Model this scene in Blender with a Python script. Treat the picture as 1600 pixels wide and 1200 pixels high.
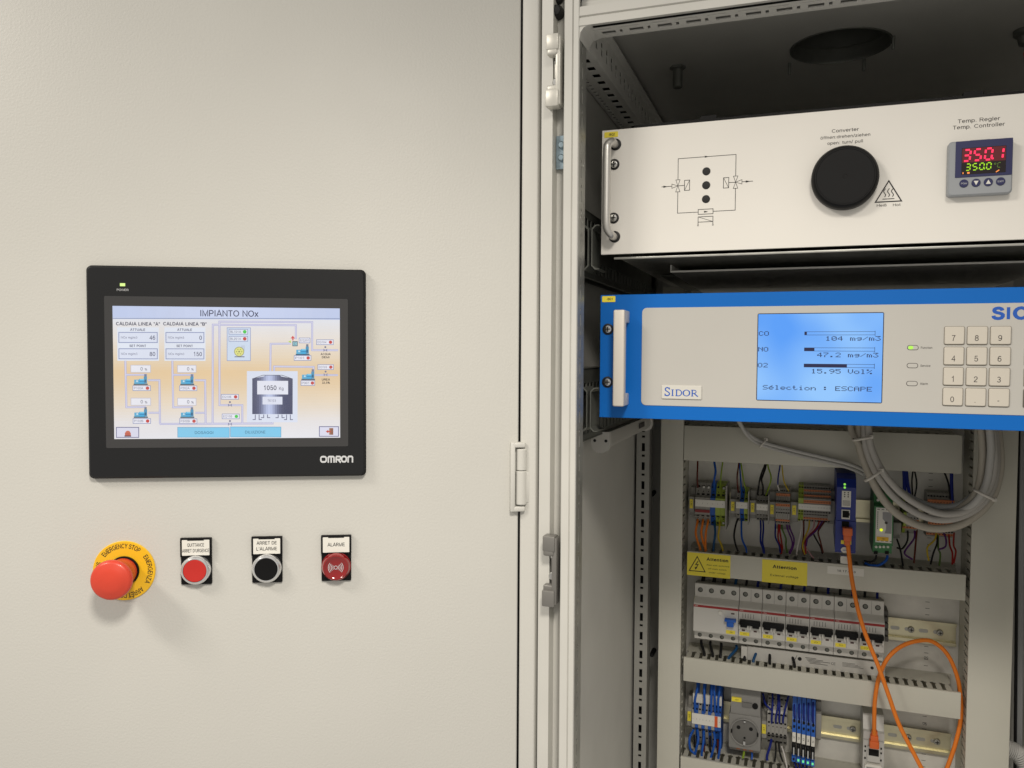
import bpy, bmesh, math, random
from mathutils import Vector, Matrix
random.seed(7)
for _o in list(bpy.data.objects): bpy.data.objects.remove(_o)
SC = bpy.context.scene
COL = SC.collection
# ------------------------------------------------------------------ camera
FPX = 1259.78                      # focal length in pixels of the 1600 px wide photograph
CAM = Vector((0.2046, -0.8576, -0.1063))
YAW, PITCH, ROLL = 0.3426, 0.0389, -0.0055
_fw = Vector((-math.sin(YAW)*math.cos(PITCH), math.cos(YAW)*math.cos(PITCH), -math.sin(PITCH)))
_r = Vector((math.cos(YAW), math.sin(YAW), 0)); _d = _fw.cross(_r)
_rr = _r*math.cos(ROLL) + _d*math.sin(ROLL); _dd = -_r*math.sin(ROLL) + _d*math.cos(ROLL)
cam = bpy.data.cameras.new('camera'); camo = bpy.data.objects.new('camera', cam); COL.objects.link(camo)
cam.sensor_width = 36; cam.lens = FPX/1600*36; cam.clip_start = 0.02; cam.clip_end = 50
m = Matrix.Identity(4)
for i in range(3):
    m[i][0] = _rr[i]; m[i][1] = -_dd[i]; m[i][2] = -_fw[i]; m[i][3] = CAM[i]
camo.matrix_world = m
SC.camera = camo
# ------------------------------------------------------------------ light: an indoor plant room, ceiling lamps
W = bpy.data.worlds.new('World'); SC.world = W; W.use_nodes = True
W.node_tree.nodes['Background'].inputs[0].default_value = (1.0, 0.947, 0.868, 1)
W.node_tree.nodes['Background'].inputs[1].default_value = 0.50
def ceiling_lamp(name, pos, aim, sx, sy, watts, col):
    l = bpy.data.lights.new(name, 'AREA'); l.shape = 'RECTANGLE'; l.size = sx; l.size_y = sy
    l.energy = watts; l.color = col
    o = bpy.data.objects.new(name, l); COL.objects.link(o); o.location = pos
    o.rotation_euler = (Vector(aim)-Vector(pos)).to_track_quat('-Z', 'Y').to_euler()
    return o
WARM = (1.0, 0.93, 0.835)
# a downlight above and behind the camera's right shoulder, and a long lamp farther off to the left
dl = bpy.data.lights.new('ceiling_downlight', 'SPOT'); dl.energy = 74; dl.color = WARM; dl.spot_size = math.radians(102); dl.spot_blend = 1; dl.shadow_soft_size = .12
dlo = bpy.data.objects.new('ceiling_downlight', dl); COL.objects.link(dlo); dlo.location = (0.38, -1.03, 0.64)
dlo.rotation_euler = (Vector((-0.2, -0.25, -1.7))-dlo.location).to_track_quat('-Z', 'Y').to_euler()
ceiling_lamp('ceiling_lamp_left', (-1.08, -1.45, 1.02), (-0.75, -0.9, -1.0), 0.5, 0.28, 21, WARM)
SC.view_settings.view_transform = 'Standard'; SC.view_settings.look = 'None'
SC.view_settings.gamma = 1; SC.view_settings.exposure = 0.04
SC.render.engine = 'CYCLES'
SC.cycles.max_bounces = 8; SC.cycles.diffuse_bounces = 5; SC.cycles.glossy_bounces = 4

# ------------------------------------------------------------------ frames and pixel helpers
# World: X along the right cabinet's front, Y into the cabinet, Z up; millimetres in all builders.
TH = 0.4551                                        # the left door stands ajar by 26 degrees
DO = Vector((-0.3369, -0.1863, -0.1282))           # centre of the touch panel on the door face
DR = Vector((math.cos(TH), math.sin(TH), 0)); DN = Vector((math.sin(TH), -math.cos(TH), 0))
def ray(x, y): return _rr*((x-800)/FPX) + _dd*((y-600)/FPX) + _fw
def C(x, y, Y):                                    # point of the cabinet's depth plane Y, mm
    d = ray(x, y); t = (Y/1000-CAM.y)/d.y
    return (CAM+d*t)*1000
def CX(x, y, X):
    d = ray(x, y); t = (X/1000-CAM.x)/d.x
    return (CAM+d*t)*1000
def CZ(x, y, Z):
    d = ray(x, y); t = (Z/1000-CAM.z)/d.z
    return (CAM+d*t)*1000
def D(x, y, off=0):                                # point on the door face: (u, v) mm
    d = ray(x, y); t = ((DO+DN*off/1000-CAM).dot(DN))/d.dot(DN); p = CAM+d*t-DO
    return p.dot(DR)*1000, p.z*1000

# ------------------------------------------------------------------ materials
def lin(c): return tuple(((v/255)/12.92 if v/255 <= .04045 else ((v/255+.055)/1.055)**2.4) for v in c)
MATS = {}
def mat(name, rgb, rough=.5, metal=0, bump=0, bscale=900, var=0, vscale=12, spec=.5, coat=0, rvar=0, scratch=0):
    if name in MATS: return MATS[name]
    M = bpy.data.materials.new(name); M.use_nodes = True; MATS[name] = M
    nt = M.node_tree; b = nt.nodes['Principled BSDF']
    c = lin(rgb)
    b.inputs['Base Color'].default_value = (*c, 1)
    b.inputs['Roughness'].default_value = rough; b.inputs['Metallic'].default_value = metal
    b.inputs['Specular IOR Level'].default_value = spec
    b.inputs['Coat Weight'].default_value = coat
    tc = None
    if bump or var or rvar:
        tc = nt.nodes.new('ShaderNodeTexCoord')
    if bump:
        n = nt.nodes.new('ShaderNodeTexNoise'); n.inputs['Scale'].default_value = bscale; n.inputs['Detail'].default_value = 2
        nt.links.new(tc.outputs['Object'], n.inputs['Vector'])
        bp = nt.nodes.new('ShaderNodeBump'); bp.inputs['Strength'].default_value = bump; bp.inputs['Distance'].default_value = .0004
        nt.links.new(n.outputs['Fac'], bp.inputs['Height']); nt.links.new(bp.outputs['Normal'], b.inputs['Normal'])
    if var:
        n = nt.nodes.new('ShaderNodeTexNoise'); n.inputs['Scale'].default_value = vscale; n.inputs['Detail'].default_value = 5
        nt.links.new(tc.outputs['Object'], n.inputs['Vector'])
        r = nt.nodes.new('ShaderNodeValToRGB'); r.color_ramp.elements[0].position = .3; r.color_ramp.elements[1].position = .7
        r.color_ramp.elements[0].color = (*[v*(1-var) for v in c], 1); r.color_ramp.elements[1].color = (*[min(1, v*(1+var*.6)) for v in c], 1)
        nt.links.new(n.outputs['Fac'], r.inputs['Fac']); nt.links.new(r.outputs['Color'], b.inputs['Base Color'])
    if rvar:
        n = nt.nodes.new('ShaderNodeTexNoise'); n.inputs['Scale'].default_value = vscale*2.3; n.inputs['Detail'].default_value = 6
        nt.links.new(tc.outputs['Object'], n.inputs['Vector'])
        mr = nt.nodes.new('ShaderNodeMapRange'); mr.inputs[3].default_value = max(.03, rough-rvar); mr.inputs[4].default_value = min(1, rough+rvar)
        nt.links.new(n.outputs['Fac'], mr.inputs[0]); nt.links.new(mr.outputs[0], b.inputs['Roughness'])
    return M
def emit(name, rgb, strength=1.0, rough=.3):
    if name in MATS: return MATS[name]
    M = mat(name, (8, 8, 8), rough); b = M.node_tree.nodes['Principled BSDF']
    b.inputs['Emission Color'].default_value = (*lin(rgb), 1); b.inputs['Emission Strength'].default_value = strength
    return M
COAT = mat('powder_coat_light_grey', (198, 197, 191), .5, bump=.5, bscale=420, var=.035, vscale=4, rvar=.12, spec=.4)
COATS = mat('powder_coat_smooth', (196, 195, 189), .45, bump=.15, bscale=700, var=.04, vscale=14)
PWHITE = mat('lacquered_white', (230, 227, 220), .42, bump=.1, bscale=1500, var=.02, vscale=9)
PBLUE = mat('lacquered_blue', (4, 100, 186), .45, spec=.25, bump=.08, bscale=1500, var=.03, vscale=9)
INSERT = mat('warm_grey_foil', (184, 182, 176), .5, var=.02)
ALU = mat('anodised_aluminium', (205, 203, 198), .38, metal=.75, bump=.05)
ALUW = mat('painted_aluminium', (206, 200, 190), .4, metal=.25)
CHROME = mat('zinc_plated_screw', (200, 200, 198), .22, metal=1, var=.15, vscale=300)
STEEL = mat('galvanised_steel', (178, 178, 172), .42, metal=.75, var=.18, vscale=35, rvar=.12)
GALV = mat('galvanised_slotted_rail', (120, 122, 116), .5, metal=.6, var=.15, vscale=40)
PLATE = mat('galvanised_mounting_plate', (228, 226, 219), .44, metal=.06, var=.14, vscale=24, rvar=.14, bump=.1, bscale=120)
RAIL = mat('yellow_passivated_rail', (206, 200, 170), .3, metal=.85, var=.08, vscale=60)
BLACK = mat('black_plastic', (12, 12, 13), .45, spec=.2, bump=.08)
BLACKG = mat('black_rubber', (14, 14, 14), .6)
DARK = mat('dark_gap', (7, 7, 7), .9)  # near-black that paints shade into slots, holes and cavities
HMIB = mat('charcoal_bezel', (26, 27, 29), .45, spec=.3, bump=.12, bscale=1500)
HMIG = mat('dark_glass_border', (62, 62, 63), .3, spec=.3)
RED = mat('red_plastic', (208, 66, 44), .36, coat=.08, var=.05, vscale=40)
RED2 = mat('red_cap', (188, 38, 30), .45)
YEL = mat('yellow_plastic', (232, 184, 30), .45)
YLAB = mat('yellow_label', (240, 222, 66), .5)
WLAB = mat('white_label', (222, 220, 212), .5)
INK = mat('black_ink', (24, 22, 22), .6)
INKG = mat('grey_ink', (66, 62, 60), .6)
INKB = mat('blue_ink', (20, 84, 178), .5)
INKW = mat('pale_ink', (200, 202, 204), .5)
CHR = mat('satin_chrome', (222, 223, 224), .22, metal=.8)
DIEC = mat('grey_diecast', (128, 126, 122), .42, metal=.5)
DUCT = mat('grey_pvc_duct', (200, 198, 186), .48, var=.03, vscale=10)
DUCTF = mat('grey_pvc_finger', (192, 190, 178), .55)
BRK = mat('pale_grey_breaker', (208, 206, 200), .5, var=.02)
BRKD = mat('shoulder_grey_breaker', (150, 148, 142), .55)
TGREY = mat('grey_polyamide', (150, 148, 142), .55)
TDARK = mat('dark_grey_polyamide', (92, 91, 88), .55)
TBLUE = mat('blue_polyamide', (28, 84, 168), .5)
TGRN = mat('green_polyamide', (150, 168, 62), .5)
TORG = mat('orange_polyamide', (188, 112, 66), .55)
GW = mat('dark_blue_housing', (16, 40, 128), .42)
GRN = mat('green_housing', (52, 116, 66), .5)
SOCK = mat('grey_socket', (132, 131, 128), .5)
WCOL = {'brown': (92, 34, 22), 'blue': (22, 82, 172), 'dark blue': (18, 34, 120), 'black': (16, 16, 18), 'orange': (232, 128, 40), 'green and yellow': (132, 158, 44),
        'petrol': (18, 74, 120), 'yellow': (196, 170, 50), 'red': (150, 34, 26), 'purple': (88, 36, 110), 'white': (212, 208, 204), 'green': (78, 108, 44), 'pink': (190, 150, 150),
        'grey': (176, 173, 168), 'beige': (174, 168, 156), 'pale grey': (186, 185, 182), 'blue grey': (158, 160, 162)}
def wmat(c): return mat('pvc_'+c.replace(' ', '_'), WCOL[c], .56, spec=.35)

# ------------------------------------------------------------------ mesh builder (mm)
# ------------------------------------------------------------------ a plain sans stroke alphabet (cap height 10)
def _a(cx, cy, rx, ry, a0, a1):
    n = max(4, int(abs(a1-a0)/22)); return [(cx+rx*math.cos(math.radians(a0+(a1-a0)*i/n)), cy+ry*math.sin(math.radians(a0+(a1-a0)*i/n))) for i in range(n+1)]
_S = [(6.3, 7.3), (5.8, 8.6), (4.7, 9.25), (3.6, 9.4), (2.3, 9.1), (1.4, 8.3), (1.2, 7.2), (1.7, 6.2), (2.8, 5.6), (4.3, 5.2), (5.7, 4.6), (6.6, 3.7), (6.6, 2.4), (5.9, 1.2), (4.7, .7), (3.5, .6), (2.1, .85), (1.1, 1.7), (.75, 3)]
_h = [(.9, 4.4), (1.3, 6.0), (2.2, 6.8), (3.2, 7.0), (4.3, 6.6), (4.9, 5.6), (5, 4.6), (5, 0)]
_o = lambda x: _a(x, 3.75, 2.4, 3.2, 0, 360)
FD = {
'A': (7.9, [[(.3, 0), (3.95, 9.9), (7.6, 0)], [(1.7, 3.3), (6.2, 3.3)]]), 'B': (7.3, [[(.9, .6), (.9, 9.4), (3.9, 9.4)]+_a(3.9, 7.3, 2.3, 2.1, 90, -90)+[(.9, 5.2)], [(3.6, 5.2)]+_a(4.1, 2.9, 2.6, 2.3, 90, -90)+[(.6, .6)]]),
'C': (8, [_a(4.4, 5, 3.7, 4.4, 42, 318)]), 'D': (8, [[(.9, .6), (.9, 9.4), (3.4, 9.4)]+_a(3.5, 5, 3.8, 4.4, 90, -90)+[(.3, .6)]]), 'E': (7, [[(6.4, 9.4), (.9, 9.4), (.9, .6), (6.5, .6)], [(.9, 5.1), (6, 5.1)]]),
'F': (6.5, [[(6.2, 9.4), (.9, 9.4), (.9, 0)], [(.9, 4.9), (5.6, 4.9)]]), 'G': (8.6, [_a(4.5, 5, 3.8, 4.4, 44, 335)+[(7.9, 4.7), (4.8, 4.7)]]), 'H': (7.8, [[(.9, 0), (.9, 10)], [(6.9, 0), (6.9, 10)], [(.9, 5.2), (6.9, 5.2)]]),
'I': (2.7, [[(1.35, 0), (1.35, 10)]]), 'J': (5.6, [[(4.6, 10), (4.6, 3)]+_a(2.6, 3, 2, 2.4, 0, -180)]), 'K': (7.4, [[(.9, 0), (.9, 10)], [(6.7, 10), (.9, 3.6)], [(2.9, 5.8), (7, 0)]]), 'L': (6, [[(.9, 10), (.9, .6), (5.9, .6)]]),
'M': (9, [[(.9, 0), (.9, 9.6), (4.5, .8), (8.1, 9.6), (8.1, 0)]]), 'N': (7.9, [[(.9, 0), (.9, 9.4), (7, .6), (7, 10)]]), 'O': (8.8, [_a(4.4, 5, 3.8, 4.4, 0, 360)]), 'P': (7, [[(.9, 0), (.9, 9.4), (3.9, 9.4)]+_a(3.9, 6.9, 2.5, 2.5, 90, -90)+[(.9, 4.4)]]),
'Q': (8.8, [_a(4.4, 5, 3.8, 4.4, 0, 360), [(5, 2.4), (8, 0)]]), 'R': (7.6, [[(.9, 0), (.9, 9.4), (4.1, 9.4)]+_a(4.1, 7.1, 2.5, 2.3, 90, -90)+[(.9, 4.8)], [(4.4, 4.8), (7, 0)]]), 'S': (7.4, [_S]), 'T': (6.8, [[(3.4, 0), (3.4, 9.4)], [(.2, 9.4), (6.6, 9.4)]]),
'U': (7.8, [[(.9, 10), (.9, 3.6)]+_a(3.9, 3.6, 3, 3, 180, 360)+[(6.9, 10)]]), 'V': (7.4, [[(.4, 10), (3.7, .4), (7, 10)]]), 'W': (10.6, [[(.4, 10), (2.8, .6), (5.3, 9.4), (7.8, .6), (10.2, 10)]]), 'X': (7.4, [[(.4, 10), (7, 0)], [(.4, 0), (7, 10)]]),
'Y': (7.2, [[(.3, 10), (3.6, 4.6), (6.9, 10)], [(3.6, 4.8), (3.6, 0)]]), 'Z': (7, [[(.6, 9.4), (6.3, 9.4), (.6, .6), (6.6, .6)]]),
'a': (6, [[(.9, 5.4), (1.5, 6.6), (2.9, 7), (4.2, 6.7), (4.8, 5.8), (4.8, 1.4), (5.6, .4)], [(4.8, 4.2), (3.4, 3.9), (1.9, 3.6), (1, 2.8), (.9, 1.7), (1.6, .8), (2.7, .6), (4, 1), (4.8, 2.2)]]), 'b': (6.3, [[(.9, 0), (.9, 10)], _o(3.3)]), 'c': (5.7, [_a(3.3, 3.75, 2.5, 3.2, 42, 318)]),
'd': (6.3, [[(5.4, 0), (5.4, 10)], _o(3)]), 'e': (6.2, [[(.8, 3.9), (5.5, 3.9)]+_a(3.1, 3.75, 2.4, 3.2, 4, 318)]), 'f': (3.4, [[(3.6, 9.6), (2.4, 9.4), (1.9, 8.4), (1.9, 0)], [(.2, 6.8), (3.4, 6.8)]]), 'g': (6.3, [_o(3), [(5.4, 7.2), (5.4, -.8), (4.7, -2), (3.2, -2.4), (1.6, -2), (1, -1.1)]]),
'h': (6, [[(.9, 0), (.9, 10)], _h]), 'i': (2.3, [[(1.15, 0), (1.15, 7.2)], [(1.15, 8.8), (1.15, 10)]]), 'j': (2.4, [[(1.3, 7.2), (1.3, -1.4), (.2, -2.3)], [(1.3, 8.8), (1.3, 10)]]), 'k': (5.6, [[(.9, 0), (.9, 10)], [(5, 7.2), (.9, 2.8)], [(2.3, 4.4), (5.3, 0)]]), 'l': (2.3, [[(1.15, 0), (1.15, 10)]]),
'm': (9, [[(.9, 0), (.9, 7.2)], [(.9, 4.6), (1.6, 6.4), (2.9, 7), (4.1, 6.6), (4.6, 5.4), (4.6, 0)], [(4.6, 4.8), (5.2, 6.3), (6.5, 7), (7.7, 6.6), (8.2, 5.4), (8.2, 0)]]), 'n': (6, [[(.9, 0), (.9, 7.2)], _h]), 'o': (6.2, [_o(3.1)]), 'p': (6.3, [[(.9, -2.8), (.9, 7.2)], _o(3.3)]), 'q': (6.3, [[(5.4, -2.8), (5.4, 7.2)], _o(3)]),
'r': (3.8, [[(.9, 0), (.9, 7.2)], [(.9, 4.4), (1.5, 6.2), (2.6, 6.9), (3.8, 6.8)]]), 's': (5.4, [[(4.7, 5.4), (4.2, 6.5), (2.9, 7), (1.6, 6.7), (1, 5.7), (1.5, 4.6), (3, 4), (4.3, 3.4), (4.9, 2.2), (4.3, 1), (2.9, .6), (1.4, .9), (.7, 2.1)]]), 't': (3.4, [[(1.7, 9.2), (1.7, 1.6), (2.3, .7), (3.4, .6)], [(.2, 6.8), (3.3, 6.8)]]),
'u': (6, [[(.9, 7.2), (.9, 2.4), (1.4, 1.1), (2.7, .6), (4, 1), (4.8, 2), (5.1, 3.2)], [(5.1, 7.2), (5.1, 0)]]), 'v': (5.6, [[(.3, 7.2), (2.8, .3), (5.3, 7.2)]]), 'w': (8, [[(.3, 7.2), (2.1, .5), (4, 6.8), (5.9, .5), (7.7, 7.2)]]), 'x': (5.6, [[(.4, 7.2), (5.2, 0)], [(.4, 0), (5.2, 7.2)]]), 'y': (5.6, [[(.3, 7.2), (2.9, .2)], [(5.3, 7.2), (2.6, -.8), (1.8, -2.2), (.4, -2.4)]]), 'z': (5.4, [[(.5, 6.7), (4.8, 6.7), (.5, .6), (5, .6)]]),
'0': (6.2, [_a(3.1, 5, 2.4, 4.4, 0, 360)]), '1': (6.2, [[(1.2, 7.4), (2.6, 8.1), (3.6, 9.8), (3.6, 0)]]), '2': (6.2, [[(.9, 6.8)]+_a(3.1, 7, 2.2, 2.4, 170, -20)+[(4.4, 4.8), (2, 2.8), (.9, .6), (5.6, .6)]]), '3': (6.2, [_a(3, 7.2, 2, 2.2, 160, -80)+[(2.6, 5.05)], [(2.6, 5.05)]+_a(3, 2.8, 2.4, 2.2, 80, -165)]),
'4': (6.2, [[(4.4, 0), (4.4, 9.6), (.6, 3.2), (5.9, 3.2)]]), '5': (6.2, [[(5.2, 9.4), (1.6, 9.4), (1.1, 4.8)]+_a(3.1, 3.4, 2.4, 2.8, 145, -160)]), '6': (6.2, [_a(3.1, 3.3, 2.35, 2.7, 0, 360), [(.8, 3.6), (.9, 6), (1.6, 8.2), (3, 9.4), (4.4, 9.2), (5.2, 8)]]), '7': (6.2, [[(.7, 9.4), (5.5, 9.4), (3.5, 5.4), (2.5, 0)]]),
'8': (6.2, [_a(3.1, 7.3, 2, 2.1, 0, 360), _a(3.1, 2.85, 2.4, 2.3, 0, 360)]), '9': (6.2, [_a(3.1, 6.7, 2.35, 2.7, 0, 360), [(5.4, 6.4), (5.3, 4), (4.6, 1.8), (3.2, .6), (1.8, .8), (1, 2)]]),
'.': (2.8, [[(1.4, 0), (1.4, 1.3)]]), ',': (2.8, [[(1.5, 1.2), (1.5, 0), (.9, -1.5)]]), ':': (2.8, [[(1.4, 0), (1.4, 1.3)], [(1.4, 5.9), (1.4, 7.2)]]), '/': (3.2, [[(.2, -.2), (3, 10.2)]]), '-': (3.6, [[(.5, 3.8), (3.1, 3.8)]]), "'": (2, [[(1, 10), (1, 6.8)]]), '"': (3.6, [[(1, 10), (1, 6.8)], [(2.6, 10), (2.6, 6.8)]]),
'%': (10, [_a(2.3, 7.3, 1.6, 2.2, 0, 360), _a(7.7, 2.7, 1.6, 2.2, 0, 360), [(2.6, 0), (7.4, 10)]]), ' ': (3.2, [])}
FD['ö'] = (6.2, FD['o'][1]+[[(2, 8.7), (2, 9.9)], [(4.2, 8.7), (4.2, 9.9)]]); FD['é'] = (6.2, FD['e'][1]+[[(2.6, 8.4), (4, 10)]]); FD['Ê'] = (7, FD['E'][1]+[[(2, 10.9), (3.6, 12.2), (5.2, 10.9)]]); FD['ß'] = (6.4, [[(.9, 0), (.9, 7.4)]+_a(2.9, 7.4, 2, 2.2, 180, -70)+[(3, 5.2)]+_a(3.2, 2.9, 2.4, 2.3, 90, -110)])
GLY = {}
def glyphs(s, bold):
    k = (s, bold)
    if k in GLY: return GLY[k]
    w = 1.15+bold*4; vs = []; fs = []; x = 0
    for ch in s:
        adv, strokes = FD[ch]
        for si, st in enumerate(strokes):
            st = [p for i, p in enumerate(st) if i == 0 or (abs(p[0]-st[i-1][0])+abs(p[1]-st[i-1][1])) > 1e-4]
            cl = len(st) > 6 and abs(st[0][0]-st[-1][0])+abs(st[0][1]-st[-1][1]) < 1e-3
            if cl: st = st[:-1]
            t = MB(); t.line([(p[0]+x, p[1]) for p in st], w, si*.012, cl)
            n = len(vs); vs += [(v[0], v[2], v[1]) for v in t.v]; fs += [tuple(i+n for i in f) for f in t.f]
        x += adv+.7+bold*2
    GLY[k] = (vs, fs); return GLY[k]
def caph(): return 10.0
class MB:
    def __init__(s): s.v = []; s.f = []; s.c = []; s.col = None
    def add(s, vs, fs):
        n = len(s.v); s.v += [tuple(v) for v in vs]
        for f in fs: s.f.append(tuple(i+n for i in f)); s.c.append(s.col)
        return s
    def box(s, x0, x1, y0, y1, z0, z1):
        return s.add([(x0,y0,z0),(x1,y0,z0),(x1,y1,z0),(x0,y1,z0),(x0,y0,z1),(x1,y0,z1),(x1,y1,z1),(x0,y1,z1)],
                     [(0,3,2,1),(4,5,6,7),(0,1,5,4),(1,2,6,5),(2,3,7,6),(3,0,4,7)])
    def rbox(s, x0, x1, y0, y1, z0, z1, r=1., seg=2):
        bm = bmesh.new(); bmesh.ops.create_cube(bm, size=1)
        for v in bm.verts: v.co = ((x0+x1)/2+v.co.x*(x1-x0), (y0+y1)/2+v.co.y*(y1-y0), (z0+z1)/2+v.co.z*(z1-z0))
        bmesh.ops.bevel(bm, geom=bm.edges[:], offset=r, segments=seg, affect='EDGES', profile=.5)
        bm.verts.index_update()
        s.add([tuple(v.co) for v in bm.verts], [tuple(v.index for v in f.verts) for f in bm.faces]); bm.free(); return s
    def prism(s, pts, ax, a, b):
        n = len(pts)
        def p(q, t): return (q[0], t, q[1]) if ax == 'y' else ((t, q[0], q[1]) if ax == 'x' else (q[0], q[1], t))
        return s.add([p(q, a) for q in pts]+[p(q, b) for q in pts],
                     [tuple(range(n)), tuple(range(2*n-1, n-1, -1))]+[(i, i+n, (i+1) % n+n, (i+1) % n) for i in range(n)])
    def slab(s, pts, y0, y1, ch=.6):               # plate facing -Y at y0 with a chamfered front rim, pts = outline (x,z)
        cx = sum(p[0] for p in pts)/len(pts); cz = sum(p[1] for p in pts)/len(pts); n = len(pts)
        w = max(p[0] for p in pts)-min(p[0] for p in pts); h = max(p[1] for p in pts)-min(p[1] for p in pts)
        kx = 1-2*ch/w; kz = 1-2*ch/h
        f = [(cx+(p[0]-cx)*kx, y0, cz+(p[1]-cz)*kz) for p in pts]
        g = [(p[0], y0+ch, p[1]) for p in pts]; b = [(p[0], y1, p[1]) for p in pts]
        fs = [tuple(range(n)), tuple(range(3*n-1, 2*n-1, -1))]
        for o in (0, n): fs += [(i+o, i+o+n, (i+1) % n+o+n, (i+1) % n+o) for i in range(n)]
        return s.add(f+g+b, fs)
    def lathe(s, prof, cx, cz, n=32, ax='y', cy=0, cap=True):  # prof = [(r, t)] along the axis
        vs = []; fs = []
        for r, t in prof:
            for i in range(n):
                a = 2*math.pi*i/n; u, w = r*math.cos(a), r*math.sin(a)
                vs.append((cx+u, t, cz+w) if ax == 'y' else ((cx+u, cy+w, t) if ax == 'z' else (t, cy+u, cz+w)))
        for k in range(len(prof)-1):
            for i in range(n): fs.append((k*n+i, k*n+(i+1) % n, (k+1)*n+(i+1) % n, (k+1)*n+i))
        if cap: fs.append(tuple(range(n))); fs.append(tuple(range(len(prof)*n-1, (len(prof)-1)*n-1, -1)))
        return s.add(vs, fs)
    def disc(s, cx, cz, y, r, n=24, rx=None):
        return s.add([(cx+(rx or r)*math.cos(2*math.pi*i/n), y, cz+r*math.sin(2*math.pi*i/n)) for i in range(n)], [tuple(range(n))])
    def quad(s, x0, x1, z0, z1, y): return s.add([(x0,y,z0),(x1,y,z0),(x1,y,z1),(x0,y,z1)], [(0,1,2,3)])
    def poly(s, pts, y): return s.add([(p[0], y, p[1]) for p in pts], [tuple(range(len(pts)))])
    def line(s, pts, w, y, closed=False):          # flat ribbon in the XZ plane
        P = [Vector((p[0], p[1])) for p in pts]; n = len(P); L = []; Rr = []
        for i in range(n):
            a = P[i-1] if (i or closed) else None; b = P[(i+1) % n] if (i < n-1 or closed) else None
            d1 = (P[i]-a).normalized() if a is not None else None; d2 = (b-P[i]).normalized() if b is not None else None
            if d1 is None: d1 = d2
            if d2 is None: d2 = d1
            t = (d1+d2); t = t.normalized() if t.length > 1e-6 else d1
            nn = Vector((-t.y, t.x)); k = max(.4, abs(nn.dot(Vector((-d1.y, d1.x)))))
            o = nn*(w/2/k); L.append(P[i]+o); Rr.append(P[i]-o)
        fs = [(i, (i+1) % n, (i+1) % n+n, i+n) for i in range(n if closed else n-1)]
        return s.add([(p.x, y, p.y) for p in L+Rr], fs)
    def tube(s, pts, r, n=8, smooth=4):
        P = [Vector(p) for p in pts]
        if smooth > 1 and len(P) > 2:
            Q = []
            for i in range(len(P)-1):
                p0 = P[max(0, i-1)]; p1 = P[i]; p2 = P[i+1]; p3 = P[min(len(P)-1, i+2)]
                for k in range(smooth):
                    t = k/smooth
                    Q.append(.5*((2*p1)+(p2-p0)*t+(2*p0-5*p1+4*p2-p3)*t*t+(3*p1-p0-3*p2+p3)*t**3))
            Q.append(P[-1]); P = Q
        vs = []; fs = []; up = Vector((0, 1, 0.01)); prev = None
        for i, p in enumerate(P):
            t = (P[min(i+1, len(P)-1)]-P[max(i-1, 0)]).normalized()
            if prev is None:
                a = t.cross(up)
                if a.length < .1: a = t.cross(Vector((1, 0, 0)))
            else: a = prev-t*prev.dot(t)
            a.normalize(); prev = a; b = t.cross(a)
            for k in range(n):
                q = 2*math.pi*k/n; vs.append(p+(a*math.cos(q)+b*math.sin(q))*r)
        for i in range(len(P)-1):
            for k in range(n): fs.append((i*n+k, i*n+(k+1) % n, (i+1)*n+(k+1) % n, (i+1)*n+k))
        fs.append(tuple(range(n))); fs.append(tuple(range(len(P)*n-1, (len(P)-1)*n-1, -1)))
        return s.add(vs, fs)
    def text(s, txt, cx, cz, h, y, w=None, bold=0, align='c', rot=0, shear=0, slope=0):  # h = cap height
        vs, fs = glyphs(txt, bold)
        if not vs: return s
        k = h/caph(); x0 = min(v[0] for v in vs); x1 = max(v[0] for v in vs)
        kx = k if w is None else w/(x1-x0)
        off = {'c': -(x0+x1)/2, 'l': -x0, 'r': -x1}[align]
        ca, sa = math.cos(rot), math.sin(rot); out = []
        for a, b, q in vs:
            u = (a+off)*kx; v = b*k-h/2
            out.append((cx+u*ca-v*sa, y-q, cz+u*sa+v*ca))
        return s.add(out, fs)
    def slotted(s, O, U, V, N, L, bands, depth):   # sheet with rectangular slots; bands = [(v0, v1, [(u0,u1)])]
        O, U, V, N = map(Vector, (O, U, V, N))
        def p(u, v, d=0): return O+U*u+V*v+N*d
        for v0, v1, sl in bands:
            e = 0
            for u0, u1 in sl+[(L, L)]:
                s.add([p(e,v0), p(u0,v0), p(u0,v1), p(e,v1)], [(0,1,2,3)]); e = u1
            for u0, u1 in sl:
                c = [(u0,v0),(u1,v0),(u1,v1),(u0,v1)]
                s.add([p(*q) for q in c]+[p(*q, depth) for q in c], [(0,1,5,4),(1,2,6,5),(2,3,7,6),(3,0,4,7)])
        return s
    def build(s, name, material, parent=None, smooth=35, recalc=True, origin=None, colattr=False):
        me = bpy.data.meshes.new(name); o = Vector(origin) if origin is not None else Vector((0, 0, 0))
        me.from_pydata([tuple((Vector(v)-o)*.001) for v in s.v], [], s.f); me.update()
        if recalc:
            bm = bmesh.new(); bm.from_mesh(me); bmesh.ops.recalc_face_normals(bm, faces=bm.faces[:]); bm.to_mesh(me); bm.free()
        if colattr:
            ca = me.color_attributes.new('screen_colour', 'FLOAT_COLOR', 'CORNER'); i = 0
            for p in me.polygons:
                c = lin(s.c[p.index]) if s.c[p.index] else (1, 1, 1)
                for li in p.loop_indices: ca.data[li].color = (*c, 1)
        if smooth:
            for p in me.polygons: p.use_smooth = True
            me.set_sharp_from_angle(angle=math.radians(smooth))
        ob = bpy.data.objects.new(name, me); COL.objects.link(ob); me.materials.append(material)
        if parent is not None: ob.parent = parent
        elif origin is not None: ob.location = o*.001
        return ob
def tag(o, label, cat, group=None):
    o['label'] = label; o['category'] = cat
    if group: o['group'] = group
    return o
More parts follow.
